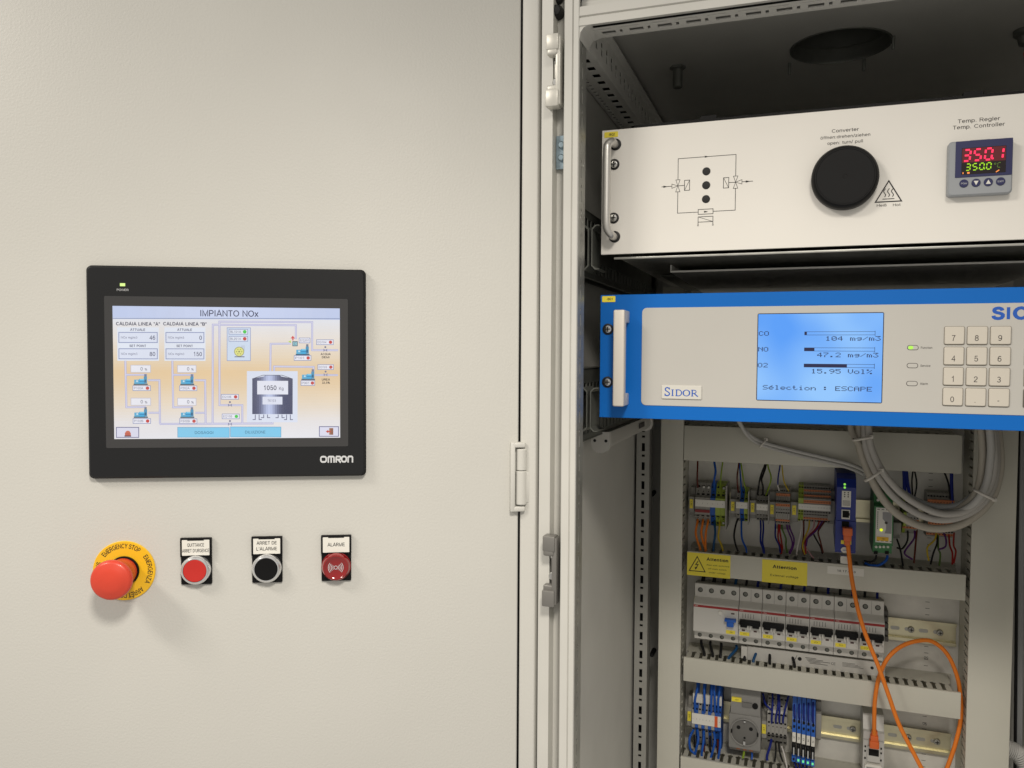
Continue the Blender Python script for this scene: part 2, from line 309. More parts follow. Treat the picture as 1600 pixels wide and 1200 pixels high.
def thing(name, label, cat, loc=(0, 0, 0), group=None, door=False):
    e = bpy.data.objects.new(name, None); COL.objects.link(e); e.empty_display_size = .02
    if door:
        e.location = DO+DR*(loc[0]/1000)-DN*(loc[1]/1000)+Vector((0, 0, loc[2]/1000)); e.rotation_euler = (0, 0, TH)
    else: e.location = Vector(loc)*.001
    return tag(e, label, cat, group)
def rrect(x0, x1, z0, z1, r, n=5):
    o = []
    for cx, cz, a0 in ((x1-r, z0+r, -90), (x1-r, z1-r, 0), (x0+r, z1-r, 90), (x0+r, z0+r, 180)):
        for i in range(n+1):
            a = math.radians(a0+90*i/n); o.append((cx+r*math.cos(a), cz+r*math.sin(a)))
    return o
def part(name, material, parent, fn, **k):
    b = MB(); fn(b); return b.build(name, material, parent, **k)
def screw(parent, x, z, y, r, material=CHROME, name='screw'):
    o = part(name, material, parent, lambda b: b.lathe([(r, y+1), (r, y-.6), (r*.86, y-1.5), (r*.4, y-1.9)], x, z, 20))
    b = MB(); b.box(x-r*.62, x+r*.62, y-2.05, y-1.6, z-r*.13, z+r*.13); b.box(x-r*.13, x+r*.13, y-2.06, y-1.6, z-r*.62, z+r*.62)
    if o.parent and o.parent.parent is None: b.build('cross_slot', DARK, o)
    return o
# ================================================================== LEFT CABINET: door ajar, post
dx1 = 293.5
TL = (-62, -50, -600)
T = thing('steel_cabinet', 'light grey steel cabinet whose large door carries the touch panel', 'cabinet', TL)
def on_door(o):                                   # a part of the door: door frame, origin 500 mm below the panel centre
    o.location = DO+Vector((0, 0, -.5))-Vector(TL)*.001; o.rotation_euler = (0, 0, TH); return o
b = MB(); b.rbox(-503, dx1, 0, 18, -400, 1000, 1.6, 3); on_door(b.build('door', COAT, T))
# hinge on the right edge of the door
h = MB(); zt, zb = -72+500, -145+500
h.rbox(284.5, 289.5, -7.5, 2, zb, zt, 1.2); h.rbox(284.6, 300, -7.4, 2, zt-5.5, zt-.1, 1.4); h.rbox(284.6, 300, -7.4, 2, zb+.1, zb+5.5, 1.4)
hb = on_door(h.build('hinge_bracket', COATS, T))
h = MB(); h.lathe([(4.5, zt-7), (5.6, zt-8), (5.6, zt-29), (4.8, zt-29.6)], 296.4, 0, 20, 'z', cy=-2.5)
on_door(h.build('hinge_knuckle', COATS, T))
h = MB(); h.lathe([(5.2, zt-30.2), (6.0, zt-31), (6.0, zb+8), (5.2, zb+7)], 296.4, 0, 20, 'z', cy=-2.5); h.rbox(297, 305, -5.5, 6, zb+9, zt-31, 1.5)
on_door(h.build('hinge_knuckle', COATS, T))
# post of the left cabinet, seen between the door edge and the right cabinet
b = MB(); b.rbox(-9.8, 8.2, -7, 120, -300, 1100, 2.2, 3); b.build('post_profile', COAT, T)
b = MB(); b.box(-16, -9.9, 6, 60, -300, 1100); b.build('door_seal', BLACKG, T)
b = MB(); b.box(8.4, 11.6, 14, 60, -300, 1100); b.build('bay_seal', BLACKG, T)

# ------------------------------------------------------------------ touch panel
T = thing('touch_panel', 'black touch panel with its lit process screen set in the door', 'touch panel', (0, 0, -104.6), door=True)
Z0 = 104.6
part('bezel', HMIB, T, lambda b: b.slab(rrect(-134.4, 134.4, Z0-104.6, Z0+104.6, 4.5), -8, -.2, 1.6))
part('bezel_step', BLACK, T, lambda b: b.slab(rrect(-135.2, 135.2, Z0-105.4, Z0+105.4, 5), -4, -.1, .5))
part('screen_border', HMIG, T, lambda b: b.slab(rrect(-117.5, 117.7, Z0-74.6, Z0+75.2, 1.5), -8.35, -7.5, .15))
part('power_lamp', emit('power_green', (226, 255, 150), 1.0), T, lambda b: b.box(-102.4, -97.6, -8.4, -7.8, Z0+85.0, Z0+87.9))
part('lettering', INKW, T, lambda b: b.text('POWER', -100.0, Z0+81.4, 2.1, -8.1, w=11), recalc=False, smooth=0)
def omron(b):
    y = -8.1; x = 89.4; zc = Z0-87.6; h = 3.55; w = 1.75
    def arc(cx, cz, r, a0, a1, n=5): return [(cx+r*math.cos(math.radians(a0+(a1-a0)*i/n)), cz+r*math.sin(math.radians(a0+(a1-a0)*i/n))) for i in range(n+1)]
    a = w/2; H = h-a
    def O(x0, ww): b.line(rrect(x0+a, x0+ww-a, zc-H, zc+H, 2.2), w, y, True)
    O(x, 8.3)
    x0 = x+9.0; b.line([(x0+a, zc-h), (x0+a, zc+H-1.4)]+arc(x0+a+1.4, zc+H-1.4, 1.4, 180, 90)+arc(x0+8.6-a-1.4, zc+H-1.4, 1.4, 90, 0)+[(x0+8.6-a, zc-h)], w, y); b.line([(x0+4.3, zc-h), (x0+4.3, zc+H)], w, y-.01)
    x0 = x+18.4; b.line([(x0+a, zc-h), (x0+a, zc+H)], w, y); b.line([(x0+a, zc+H)]+arc(x0+5.6-a, zc+H-1.5, 1.5, 90, -90)+[(x0+a, zc+H-3.0)], w, y-.01); b.line([(x0+3.0, zc-.2), (x0+6.4, zc-h)], w*1.1, y-.02)
    O(x+25.2-.2, 7.3)
    x0 = x+32.9-7.1+6.9; b.line([(x0+a, zc-h), (x0+a, zc+H-1.4)]+arc(x0+a+1.4, zc+H-1.4, 1.4, 180, 90)+arc(x0+7.0-a-1.4, zc+H-1.4, 1.4, 90, 0)+[(x0+7.0-a, zc-h)], w, y)
lo = MB(); omron(lo)
# the logo was laid out 39 mm wide: fit it to 33 mm
lo.v = [(89.4+(v[0]-89.4)*33.2/39.7, v[1], v[2]) for v in lo.v]; lo.build('logo', INKW, T, recalc=False, smooth=0)

# screen picture: x, y below are read in a 3.33x enlargement of the photograph and mapped to the flat screen
SW, SH = 109.6, 65.6
def S(x, y):
    t = (x-205-(y-260)*.0073)/1173.; yt = 260+12*t; yb = 947-10*t
    return -SW+2*SW*t, Z0+SH-2*SH*(y-yt)/(yb-yt)
SM = bpy.data.materials.new('lit_screen'); SM.use_nodes = True
_b = SM.node_tree.nodes['Principled BSDF']; _a = SM.node_tree.nodes.new('ShaderNodeVertexColor'); _a.layer_name = 'screen_colour'
SM.node_tree.links.new(_a.outputs['Color'], _b.inputs['Emission Color']); _b.inputs['Emission Strength'].default_value = .9
_b.inputs['Base Color'].default_value = (.01, .01, .01, 1); _b.inputs['Roughness'].default_value = .22
YB = -8.45
def lay(n): return YB-.05*n
def srect(b, x0, y0, x1, y1, n, col):
    b.col = col; p = [S(x0, y1), S(x1, y1), S(x1, y0), S(x0, y0)]; b.poly(p, lay(n))
def sbox(b, x0, y0, x1, y1, n, fill, edge=(150, 160, 200), w=4):
    srect(b, x0, y0, x1, y1, n, edge); srect(b, x0+w, y0+w, x1-w, y1-w, n+1, fill)
def stext(b, s, cx, cy, hpx, n, col=(62, 62, 84), wpx=None, bold=0, align='c'):
    b.col = col; u, v = S(cx, cy); k = 2*SW/1173
    b.text(s, u, v, hpx*k, lay(n), w=None if wpx is None else wpx*k, bold=bold, align=align)
def sline(b, pts, n, w=10, col=(178, 180, 222), core=(224, 222, 240)):
    k = 2*SW/1173
    b.col = col; b.line([S(*p) for p in pts], w*k, lay(n))
    b.col = core; b.line([S(*p) for p in pts], w*k*.42, lay(n)-.02)
# backdrop: bands of the displayed colour gradient
scr = MB()
stops = [(330, (233, 234, 240)), (420, (238, 230, 222)), (520, (236, 218, 192)), (600, (236, 206, 162)), (660, (236, 210, 172)), (760, (238, 222, 200)), (860, (236, 232, 232)), (950, (238, 238, 244))]
def grad(y):
    for (a, ca), (c, cc) in zip(stops, stops[1:]):
        if y <= c:
            t = max(0, (y-a)/(c-a)); return tuple(ca[i]+(cc[i]-ca[i])*t for i in range(3))
    return stops[-1][1]
for i in range(44):
    t0, t1 = i/44, (i+1)/44; yy = 260+687*(t0+t1)/2
    scr.col = grad(yy)
    scr.poly([(-SW, Z0+SH-2*SH*t1), (SW, Z0+SH-2*SH*t1), (SW, Z0+SH-2*SH*t0), (-SW, Z0+SH-2*SH*t0)], YB)
for i in range(16):
    t0, t1 = i/16, (i+1)/16; c = 1-abs((t0+t1)/2-.5)*2
    scr.col = (196+14*c, 208+12*c, 240+8*c)
    scr.poly([(-SW+2*SW*t0, Z0+SH-2*SH*.088), (-SW+2*SW*t1, Z0+SH-2*SH*.088), (-SW+2*SW*t1, Z0+SH), (-SW+2*SW*t0, Z0+SH)], YB-.04)
SCR = scr.build('screen', SM, T, recalc=False, smooth=0, colattr=True)
def spart(name, fn):
    b = MB(); fn(b); return b.build(name, SM, SCR, recalc=False, smooth=0, colattr=True)
DK = (58, 60, 84)
spart('title', lambda b: (stext(b, 'IMPIANTO NOx', 800, 298, 33, 2, (52, 56, 86), wpx=300, bold=.06), srect(b, 206, 322, 1380, 327, 1, (150, 164, 200))))
def value_box(x, head, act, setp):
    def fn(b):
        stext(b, head, x+105, 352, 17, 2, (66, 66, 92), wpx=222, bold=.22)
        srect(b, x, 370, x+210, 542, 1, (232, 238, 250))
        stext(b, 'ATTUALE', x+103, 382, 12, 2, (92, 92, 118), wpx=76, bold=.2); stext(b, 'SET POINT', x+103, 465, 12, 2, (92, 92, 118), wpx=84, bold=.2)
        for y0, v in ((394, act), (478, setp)):
            sbox(b, x+6, y0, x+204, y0+56, 2, (226, 232, 248), (140, 150, 190))
            stext(b, 'NOx mg/m3', x+60, y0+28, 12, 4, (104, 104, 132), wpx=82)
            stext(b, v, x+192, y0+29, 22, 4, (72, 74, 104), align='r', bold=.06)
    return spart('value_panel', fn)
value_box(228, 'CALDAIA LINEA "A"', '46', '80'); value_box(466, 'CALDAIA LINEA "B"', '0', '150')
def pump(x, y, k=1.):
    def fn(b):
        q = lambda a, c: (x+a*k, y+c*k)
        b.col = (70, 170, 218)
        def R_(a0, c0, a1, c1, n, col): srect(b, *q(a0, c0), *q(a1, c1), n, col)
        R_(-33, -6, -8, 16, 3, (96, 178, 216)); R_(-22, -2, -14, 6, 4, (210, 232, 246)); R_(-8, -10, 22, 16, 3, (64, 176, 226)); R_(-4, -9, 18, -4, 4, (140, 214, 244))
        R_(16, -22, 32, 14, 4, (74, 150, 190)); R_(18, -34, 30, -20, 3, (116, 126, 150)); R_(20, -6, 28, 8, 5, (44, 96, 130)); R_(-36, 15, 36, 22, 3, (62, 92, 112)); R_(-8, 2, 22, 5, 5, (30, 120, 172))
    return spart('pump_symbol', fn)
def tagbox(x, y, w, s, on=None, name='status_tag'):
    def fn(b):
        sbox(b, x-w/2, y-14, x+w/2, y+14, 3, (240, 240, 250), (140, 150, 190), 3)
        if on is None: stext(b, s, x, y, 12, 5, (96, 98, 124), wpx=w*.74)
        else:
            stext(b, s, x-w*.17, y, 12, 5, (96, 98, 124), wpx=w*.5)
            b.col = (82, 206, 84) if on else (204, 70, 64); u, v = S(x+w*.32, y); b.disc(u, v, lay(5), 1.7, 14)
    return spart(name, fn)
for gx, names in ((0, ('P102A', 'P102B')), (237, ('P202A', 'P202B'))):
    for gy, s in ((0, names[0]), (170, names[1])):
        o = gy*.01
        spart('percent_box', lambda b: (sbox(b, 294+gx, 563+gy, 397+gx-(5 if gx else 0), 603+gy, 3, (240, 240, 248), (200, 196, 210), 3), stext(b, '0', 350+gx, 583+gy, 19, 5, (88, 88, 110)), stext(b, '%', 372+gx, 586+gy, 13, 5, (88, 88, 110))))
        pump(345+gx, 645+gy); tagbox(350+gx, 683+gy, 92, s, False)
def pipes(b):
    for gx in (0, 238):
        sline(b, [(268+gx, 540), (272+gx, 782), (372+gx, 780)], 1); sline(b, [(270+gx, 614), (372+gx, 614), (372+gx, 632)], 1)
        sline(b, [(382+gx, 642), (440+gx-4*(gx > 0), 642), (442+gx-4*(gx > 0), 868)], 1); sline(b, [(384+gx, 810), (438+gx-4*(gx > 0), 810)], 1)
    sline(b, [(440, 868), (1024, 864), (1024, 818)], 1); sline(b, [(712, 866), (714, 356), (1146, 358), (1146, 430)], 1)
    sline(b, [(866, 864), (866, 770), (748, 770), (748, 340), (1232, 342), (1232, 486), (1370, 486)], 1)
    sline(b, [(1012, 612), (1014, 454), (1120, 452)], 1); sline(b, [(1032, 612), (1032, 570), (1240, 572), (1240, 600)], 1); sline(b, [(1246, 614), (1370, 614)], 1)
spart('pipe_lines', pipes)
def fan(b):
    sbox(b, 786, 370, 910, 542, 2, (212, 226, 246), (150, 160, 200), 3)
    for y, s, c in ((392, 'BL101A', (82, 206, 84)), (428, 'BL201A', (204, 70, 64))):
        sbox(b, 796, y-14, 896, y+14, 4, (232, 238, 250), (140, 150, 190), 3); stext(b, s, 832, y, 12, 6, (96, 98, 124), wpx=56)
        b.col = c; u, v = S(879, y); b.disc(u, v, lay(6), 1.8, 14)
    u, v = S(850, 494); b.col = (150, 150, 96); b.disc(u, v, lay(4), 4.9, 20); b.col = (232, 232, 140); b.disc(u, v, lay(5), 4.3, 20)
    for i in range(6):
        a = i*math.pi/3; b.col = (190, 190, 100); b.disc(u+2.5*math.cos(a), v+2.5*math.sin(a), lay(6), .8, 8)
    b.col = (150, 150, 100); b.disc(u, v, lay(6), .9, 10)
    srect(b, 860, 462, 880, 490, 3, (190, 200, 216)); srect(b, 826, 518, 878, 523, 5, (120, 124, 140))
spart('fan_symbol', fan)
for x, y, w, s, on in ((802, 727, 92, 'EQ106', False), (806, 828, 92, 'EQ108', True), (1192, 436, 60, 'EQ201', None), (1300, 445, 92, 'EQ104', False), (1182, 526, 92, 'P101', False), (1304, 573, 86, 'EQ103', False), (1210, 655, 76, 'P001', False)):
    tagbox(x, y, w, s, on)
pump(1182, 490, 1.02); pump(1212, 618, 1.0)
def valve(x, y):
    def fn(b):
        b.col = (150, 150, 176); b.poly([S(x-10, y-9), S(x-10, y+9), S(x, y)], lay(3)); b.poly([S(x+10, y-9), S(x, y), S(x+10, y+9)], lay(3))
        b.col = (120, 120, 150); u, v = S(x, y-16); b.disc(u, v, lay(3), 1.0, 10)
    spart('valve_symbol', fn)
for x, y in ((802, 770), (802, 868), (1302, 486), (1304, 612)): valve(x, y)
def three_way(b):
    b.col = (216, 84, 84); b.poly([S(1118, 426), S(1130, 412), S(1142, 426)], lay(3)); srect(b, 1127, 426, 1134, 436, 3, (216, 84, 84))
    b.col = (190, 222, 90); b.poly([S(1120, 436), S(1106, 442), S(1120, 450)], lay(3))
    sbox(b, 1128, 440, 1156, 466, 3, (150, 200, 210), (80, 110, 130), 4); stext(b, 'C', 1142, 453, 14, 5, (30, 90, 110))
spart('three_way_valve_symbol', three_way)
def tank(b):
    srect(b, 890, 594, 1156, 858, 2, (226, 232, 248))
    N = 18
    def sh(t):
        k = math.exp(-((t-.42)/.2)**2); return tuple(int(a+(c-a)*k) for a, c in zip((74, 78, 108), (196, 206, 240)))
    for i in range(N):
        t0, t1 = i/N, (i+1)/N; xa, xb = 918+212*t0, 918+212*t1; b.col = sh((t0+t1)/2)
        def top(t): return 614+18*abs(t-.5)*2 if abs(t-.5) > .22 else 614
        b.poly([S(xa, 816), S(xb, 816), S(xb, top(t1)), S(xa, top(t0))], lay(3))
    b.col = (60, 62, 84); b.line([S(918, 634), S(974, 615), S(1074, 615), S(1130, 634)], .5, lay(4))
    srect(b, 944, 644, 1106, 714, 5, (236, 238, 250)); srect(b, 972, 726, 1076, 766, 5, (228, 232, 248))
    stext(b, '1050', 1012, 680, 25, 6, (52, 54, 80), bold=.08); stext(b, 'Kg', 1070, 683, 17, 6, (72, 74, 100)); stext(b, 'TK103', 1020, 746, 13, 6, (112, 114, 140), wpx=44)
    for x, y in ((944, 846), (988, 836), (1064, 836), (1108, 846)):
        for s_ in (-1, 1):
            b.col = (110, 112, 140); b.line([S(x+s_*10, 818), S(x+s_*10, y-2), S(x+s_*24, y-2)], .8, lay(4))
spart('tank_symbol', tank)
spart('pipe_names', lambda b: [stext(b, s, x, y, 11, 4, (60, 50, 50), bold=.2, wpx=w) for s, x, y, w in (('ACQUA', 1304, 506, 54), ('DEMI', 1304, 522, 40), ('UREA', 1306, 637, 44), ('32,5%', 1306, 653, 42))])
spart('menu_button', lambda b: (sbox(b, 531, 884, 800, 938, 3, (132, 208, 244), (110, 170, 206), 3), stext(b, 'DOSAGGI', 668, 912, 15, 5, (70, 130, 160), wpx=96, bold=.1)))
spart('menu_button', lambda b: (sbox(b, 803, 881, 1070, 936, 3, (132, 208, 244), (110, 170, 206), 3), stext(b, 'DILUIZIONE', 934, 909, 15, 5, (70, 130, 160), wpx=106, bold=.1)))
def alarm_btn(b):
    sbox(b, 219, 884, 336, 940, 3, (226, 226, 244), (110, 110, 150), 4); u, v = S(279, 916); b.col = (208, 110, 84); b.disc(u, v, lay(5), 2.5, 16)
    srect(b, 264, 914, 294, 930, 6, (200, 96, 76)); srect(b, 262, 928, 296, 934, 7, (90, 60, 80))
spart('alarm_icon_button', alarm_btn)
def exit_btn(b):
    sbox(b, 1270, 878, 1376, 932, 3, (226, 226, 244), (110, 110, 150), 4); srect(b, 1324, 887, 1346, 922, 5, (176, 136, 112)); srect(b, 1330, 889, 1346, 922, 6, (150, 100, 80))
    b.col = (200, 80, 60); b.poly([S(1306, 905), S(1320, 896), S(1320, 914)], lay(7)); srect(b, 1318, 902, 1334, 908, 7, (200, 80, 60))
spart('exit_icon_button', exit_btn)
# clear protective film with small tears along the upper edge of the screen
FILM = bpy.data.materials.new('clear_film'); FILM.use_nodes = True
_n = FILM.node_tree; _n.nodes.clear(); _o = _n.nodes.new('ShaderNodeOutputMaterial'); _m = _n.nodes.new('ShaderNodeMixShader'); _t = _n.nodes.new('ShaderNodeBsdfTransparent'); _g = _n.nodes.new('ShaderNodeBsdfGlossy')
_g.inputs['Roughness'].default_value = .3
_tc = _n.nodes.new('ShaderNodeTexCoord'); _nz = _n.nodes.new('ShaderNodeTexNoise'); _nz.inputs['Scale'].default_value = 26; _nz.inputs['Detail'].default_value = 6; _mr = _n.nodes.new('ShaderNodeMapRange'); _mr.inputs[1].default_value = .4; _mr.inputs[2].default_value = .75; _mr.inputs[3].default_value = .02; _mr.inputs[4].default_value = .13
_n.links.new(_tc.outputs['Object'], _nz.inputs['Vector']); _n.links.new(_nz.outputs['Fac'], _mr.inputs[0]); _n.links.new(_mr.outputs[0], _m.inputs[0])
_n.links.new(_t.outputs[0], _m.inputs[1]); _n.links.new(_g.outputs[0], _m.inputs[2]); _n.links.new(_m.outputs[0], _o.inputs['Surface'])
def film(b):
    N, K = 24, 12
    vs = []; fs = []
    for j in range(K+1):
        for i in range(N+1):
            x = -SW+2*SW*i/N; z = Z0-SH+2*SH*j/K
            vs.append((x, -9.3-.18*math.sin(i*1.7+j*.6)*math.sin(j*1.1+i*.35), z))
    for j in range(K):
        for i in range(N): a = j*(N+1)+i; fs.append((a, a+1, a+N+2, a+N+1))
    b.add(vs, fs)
part('protective_film', FILM, T, film, recalc=False, smooth=180)

# ------------------------------------------------------------------ emergency stop
T = thing('emergency_stop_button', 'red mushroom emergency stop button on a yellow lettered ring', 'emergency button', (-104.5, 0, -199), door=True)
part('legend_ring', YEL, T, lambda b: b.lathe([(30, -.1), (30, -1.0), (29.4, -1.6), (14, -1.6)], 0, 0, 64))
part('collar', BLACK, T, lambda b: b.lathe([(14.9, -1.2), (14.9, -3.4), (14.4, -4)], 0, 0, 40))
part('mushroom_head', RED, T, lambda b: b.lathe([(13.2, -3), (13.5, -6), (13.8, -13), (14.6, -19), (16.4, -25), (18.6, -30), (19.4, -33), (19.2, -35.4), (18.4, -37.2), (16.6, -38.4), (13.5, -39.0), (12.9, -39.35), (8, -40.2), (3, -40.6), (.2, -40.7)], 0, 0, 56), smooth=50)
def ringtext(b, s, a0, a1, r, h):
    n = len(s); ws = []
    for ch in s:
        v, _ = glyphs(ch, 0); ws.append((max(p[0] for p in v)-min(p[0] for p in v)+1.0) if v else 3.0)
    tot = sum(ws); acc = 0; k = abs(math.radians(a1-a0))*r/tot
    for ch, w in zip(s, ws):
        a = math.radians(a0)+math.radians(a1-a0)*(acc+w/2)/tot; acc += w
        if ch != ' ':
            v, _ = glyphs(ch, 0); gw = max(p[0] for p in v)-min(p[0] for p in v)
            b.text(ch, r*math.cos(a), r*math.sin(a), h, -1.72, w=gw*k, rot=a-math.pi/2, bold=.1)
def ring(b):
    ringtext(b, 'EMERGENCY STOP', 142, 52, 25.2, 4.6); ringtext(b, 'EMERGENZA', 37, -32, 25.2, 4.6)
    ringtext(b, "ARRÊT D'URGENCE", -45, -146, 25.2, 4.6); ringtext(b, 'NOT-AUS', 213, 158, 25.2, 4.6)
part('lettering', INK, T, ring, recalc=False, smooth=0)

# ------------------------------------------------------------------ push buttons with legend plates
def push_button(u, label, kind, lines, h, wl):
    T = thing('push_button' if kind != 'lamp' else 'indicator_lamp', label, 'push button' if kind != 'lamp' else 'indicator lamp', (u, 0, -199), door=True)
    part('legend_holder', BLACK, T, lambda b: (b.slab(rrect(-15, 15, -15.4, 32, 1.2), -2.6, -.1, .4), b.rbox(-15.3, 15.3, -4.2, -1, 12.8, 32.4, .6)))
    lp = part('legend_plate', WLAB, T, lambda b: b.slab(rrect(-13.4, 13.4, 14.6, 30.4, .6), -4.5, -3.6, .15))
    part('legend_clip', BLACK, T, lambda b: (b.box(-8, 8, -4.7, -4, 29.8, 31.2), b.box(-8, 8, -4.7, -4, 13.6, 14.8)))
    part('lettering', INK, lp, lambda b: [b.text(s, 0, z, h, -4.56, w=w, bold=.09) for s, z, w in lines], recalc=False, smooth=0)
    if kind == 'lamp':
        lens = bpy.data.materials.get('red_lens') or mat('red_lens', (132, 8, 12), .1, coat=.8)
        part('lens', lens, T, lambda b: b.lathe([(14.4, -2.4), (14.4, -4.4), (13.9, -7.4), (12.8, -9.4), (11.6, -9.6), (10.4, -8.6), (5, -8.0), (.2, -7.9)], 0, 0, 44))
        part('lens_rim', mat('red_lens_rim', (120, 12, 18), .25), T, lambda b: b.lathe([(15, -2.4), (15, -4.2), (14.2, -4.6)], 0, 0, 44))
        def snd(b):
            b.line([(1.7*math.cos(i*.35), 1.7*math.sin(i*.35)) for i in range(18)], .5, -8.5, True)
            for s in (-1, 1):
                for r in (3.0, 4.5, 6.0, 7.5): b.line([(s*r*math.cos(a*.1), r*math.sin(a*.1)) for a in range(-7, 8)], .5, -8.7)
        part('sounder_symbol', INKW, T, snd, recalc=False, smooth=0)
    else:
        part('bezel_ring', CHR, T, lambda b: b.lathe([(14.6, -2.4), (14.6, -6.0), (14.0, -7.6), (12.4, -9.0), (11.6, -9.0), (11.5, -6)], 0, 0, 48))
        part('button_cap', RED2 if kind == 'red' else BLACK, T, lambda b: b.lathe([(11.3, -6), (11.3, -8.6), (10.9, -9.0), (10, -9.0), (6, -8.7), (.2, -8.6)], 0, 0, 44))
    return T
push_button(-34.3, 'red push button under the legend plate reading QUITTANCE ARRET D\'URGENCE', 'red', [('QUITTANCE', 25.4, 16.4), ("ARRET D'URGENCE", 19.6, 26.2)], 3.4, 0)
push_button(35.4, 'black push button under the legend plate reading ARRET DE L\'ALARME', 'black', [('ARRET DE', 26.0, 20.0), ("L'ALARME", 20.0, 20.4)], 3.4, 0)
push_button(104.8, 'red translucent alarm lamp with sound wave symbol under the ALARME plate', 'lamp', [('ALARME', 22.8, 17.4)], 3.6, 0)
# ================================================================== RIGHT CABINET: frame, walls, roof, mounting plate
T = thing('open_cabinet', 'open light grey steel cabinet housing the rack units and wiring', 'cabinet', (0, 0, -1000))
K = 1000
def zz(a): return a+K
ZB, ZT = -150, zz(700)
# left post: bay face, groove, double seal lip, inner return
pf = [(-50, -58), (-37.5, -60), (-37.2, -57), (-36.6, -46), (-31, -44), (-30.5, -40), (-24.5, -40), (-24, -66), (-22.6, -69), (-15, -69.4), (-14, -68), (-13.2, -69.6), (-8.2, -70), (-7.6, -69), (-7.6, -66), (-9, -62), (-50, -30)]
part('front_post', COATS, T, lambda b: b.prism(pf, 'z', ZB, ZT), smooth=20)
part('front_post', COATS, T, lambda b: b.prism([(501-x, y) for x, y in pf], 'z', ZB, ZT), smooth=20)
sl = []; z = 12
while z < 1400: sl += [(z, z+3), (z+10, z+22)]; z += 25
part('slotted_return', STEEL, T, lambda b: (b.slotted((-8.4, -64, ZB), (0, 0, 1), (0, 1, 0), (-1, 0, 0), 1500, [(0, 10, []), (10, 13, sl), (13, 26, [])], 6), b.box(-20, -15, -60, -30, ZB, ZT)))
# head rail of the front frame
hf = [(-70, zz(218)), (-69, zz(226)), (-67.6, zz(227)), (-69.4, zz(228)), (-69, zz(237)), (-60, zz(239)), (-58, zz(246)), (-56, zz(247)), (-58, zz(340)), (-50, zz(340)), (-50, zz(262)), (-61.5, zz(244)), (-61.5, zz(219.5))]
part('head_rail', COATS, T, lambda b: b.prism(hf, 'x', -7.8, 560), smooth=20)
part('frame_corner', COATS, T, lambda b: b.prism([(-8, zz(206)), (-7.4, zz(206)), (-6.6, zz(212)), (-3, zz(216.6)), (4, zz(218.4)), (4, zz(219)), (-8, zz(219))], 'y', -69, -30))
us = []; x = 16
while x < 540: us += [(x, x+14)]; x += 28
uh = []; x = 6
while x < 540: uh += [(x, x+3)]; x += 28
us2 = []; x = 9
while x < 540: us2 += [(x, x+18)]; x += 28
part('slotted_head_strip', COATS, T, lambda b: b.slotted((-6, -61, zz(217.6)), (1, 0, 0), (0, 1, 0), (0, 0, 1), 560, [(0, 5, []), (5, 6.2, us2), (6.2, 12, []), (12, 19.5, sorted(us+uh)), (19.5, 26, [])], 1.2))
part('head_strip_back', COATS, T, lambda b: (b.box(-6, 554, -35, -33.5, zz(217.6), zz(262)), b.box(-6, 554, -61, -35.2, zz(236), zz(237.5))))
part('side_wall', COATS, T, lambda b: b.box(-49, -47, -30, 602, ZB, zz(300)))
part('side_wall', COATS, T, lambda b: b.box(548, 550, -29, 602, ZB, zz(300)))
part('rear_wall', COATS, T, lambda b: b.box(-49, 550, 600, 602, ZB, zz(300)))
# roof with a round cable opening
RC = CZ(1313, 72, 262); RR = 56
def roof(b):
    n = 48; ci = [(RC.x+RR*math.cos(2*math.pi*i/n), RC.y+RR*math.sin(2*math.pi*i/n)) for i in range(n)]
    q = [(-49, -58), (550, -58), (550, 602), (-49, 602)]
    def edge(a):
        c, s = math.cos(a), math.sin(a); t = min([((550-RC.x) if c > 0 else (-49-RC.x))/c if abs(c) > 1e-6 else 1e9, ((602-RC.y) if s > 0 else (-58-RC.y))/s if abs(s) > 1e-6 else 1e9])
        return (RC.x+c*t, RC.y+s*t)
    an = sorted(set([2*math.pi*i/n for i in range(n)]+[math.atan2(p[1]-RC.y, p[0]-RC.x) % (2*math.pi) for p in q]))
    for i, a in enumerate(an):
        a2 = an[(i+1) % len(an)]; p1, p2 = edge(a), edge(a2)
        c1 = (RC.x+RR*math.cos(a), RC.y+RR*math.sin(a)); c2 = (RC.x+RR*math.cos(a2), RC.y+RR*math.sin(a2))
        b.add([(*c1, zz(262)), (*c2, zz(262)), (*p2, zz(262)), (*p1, zz(262))], [(0, 1, 2, 3)])
part('roof_panel', COATS, T, roof, smooth=0)
part('roof_collar', GALV, T, lambda b: (b.lathe([(RR+1.4, zz(261.9)), (RR+1.2, zz(260.8)), (RR-.4, zz(260.6)), (RR-.8, zz(262)), (RR-.8, zz(265)), (RR-.6, zz(278)), (RR-5, zz(279)), (RR-5, zz(281)), (RR-.5, zz(282)), (RR-.4, zz(318))], RC.x, 0, 48, 'z', cy=RC.y, cap=False)))
part('opening_shade_cap', DARK, T, lambda b: b.box(RC.x-80, RC.x+80, RC.y-80, RC.y+80, zz(318), zz(320)))  # near-black sheet painting the unlit inside of the roof opening
for px, py in ((1234, 103), (1350, 97), (1396, 62)):
    c = CZ(px, py, 258)
    part('stud', GALV, T, lambda b: b.lathe([(1.8, zz(263)), (1.8, zz(248)), (1.3, zz(247))], c.x, 0, 10, 'z', cy=c.y))
c = CZ(1059, 104, 262)
part('roof_bolt', GALV, T, lambda b: (b.lathe([(10, zz(262)), (10, zz(259)), (8, zz(258))], c.x, 0, 6, 'z', cy=c.y), b.lathe([(6.2, zz(259)), (6.2, zz(236)), (5.4, zz(235))], c.x, 0, 18, 'z', cy=c.y)), smooth=30)
c = CZ(1597, 48, 262)
part('roof_gland', GALV, T, lambda b: (b.lathe([(15, zz(262)), (15, zz(257)), (11, zz(254)), (9, zz(246)), (4, zz(244)), (3.4, zz(238))], c.x+6, 0, 18, 'z', cy=c.y)))
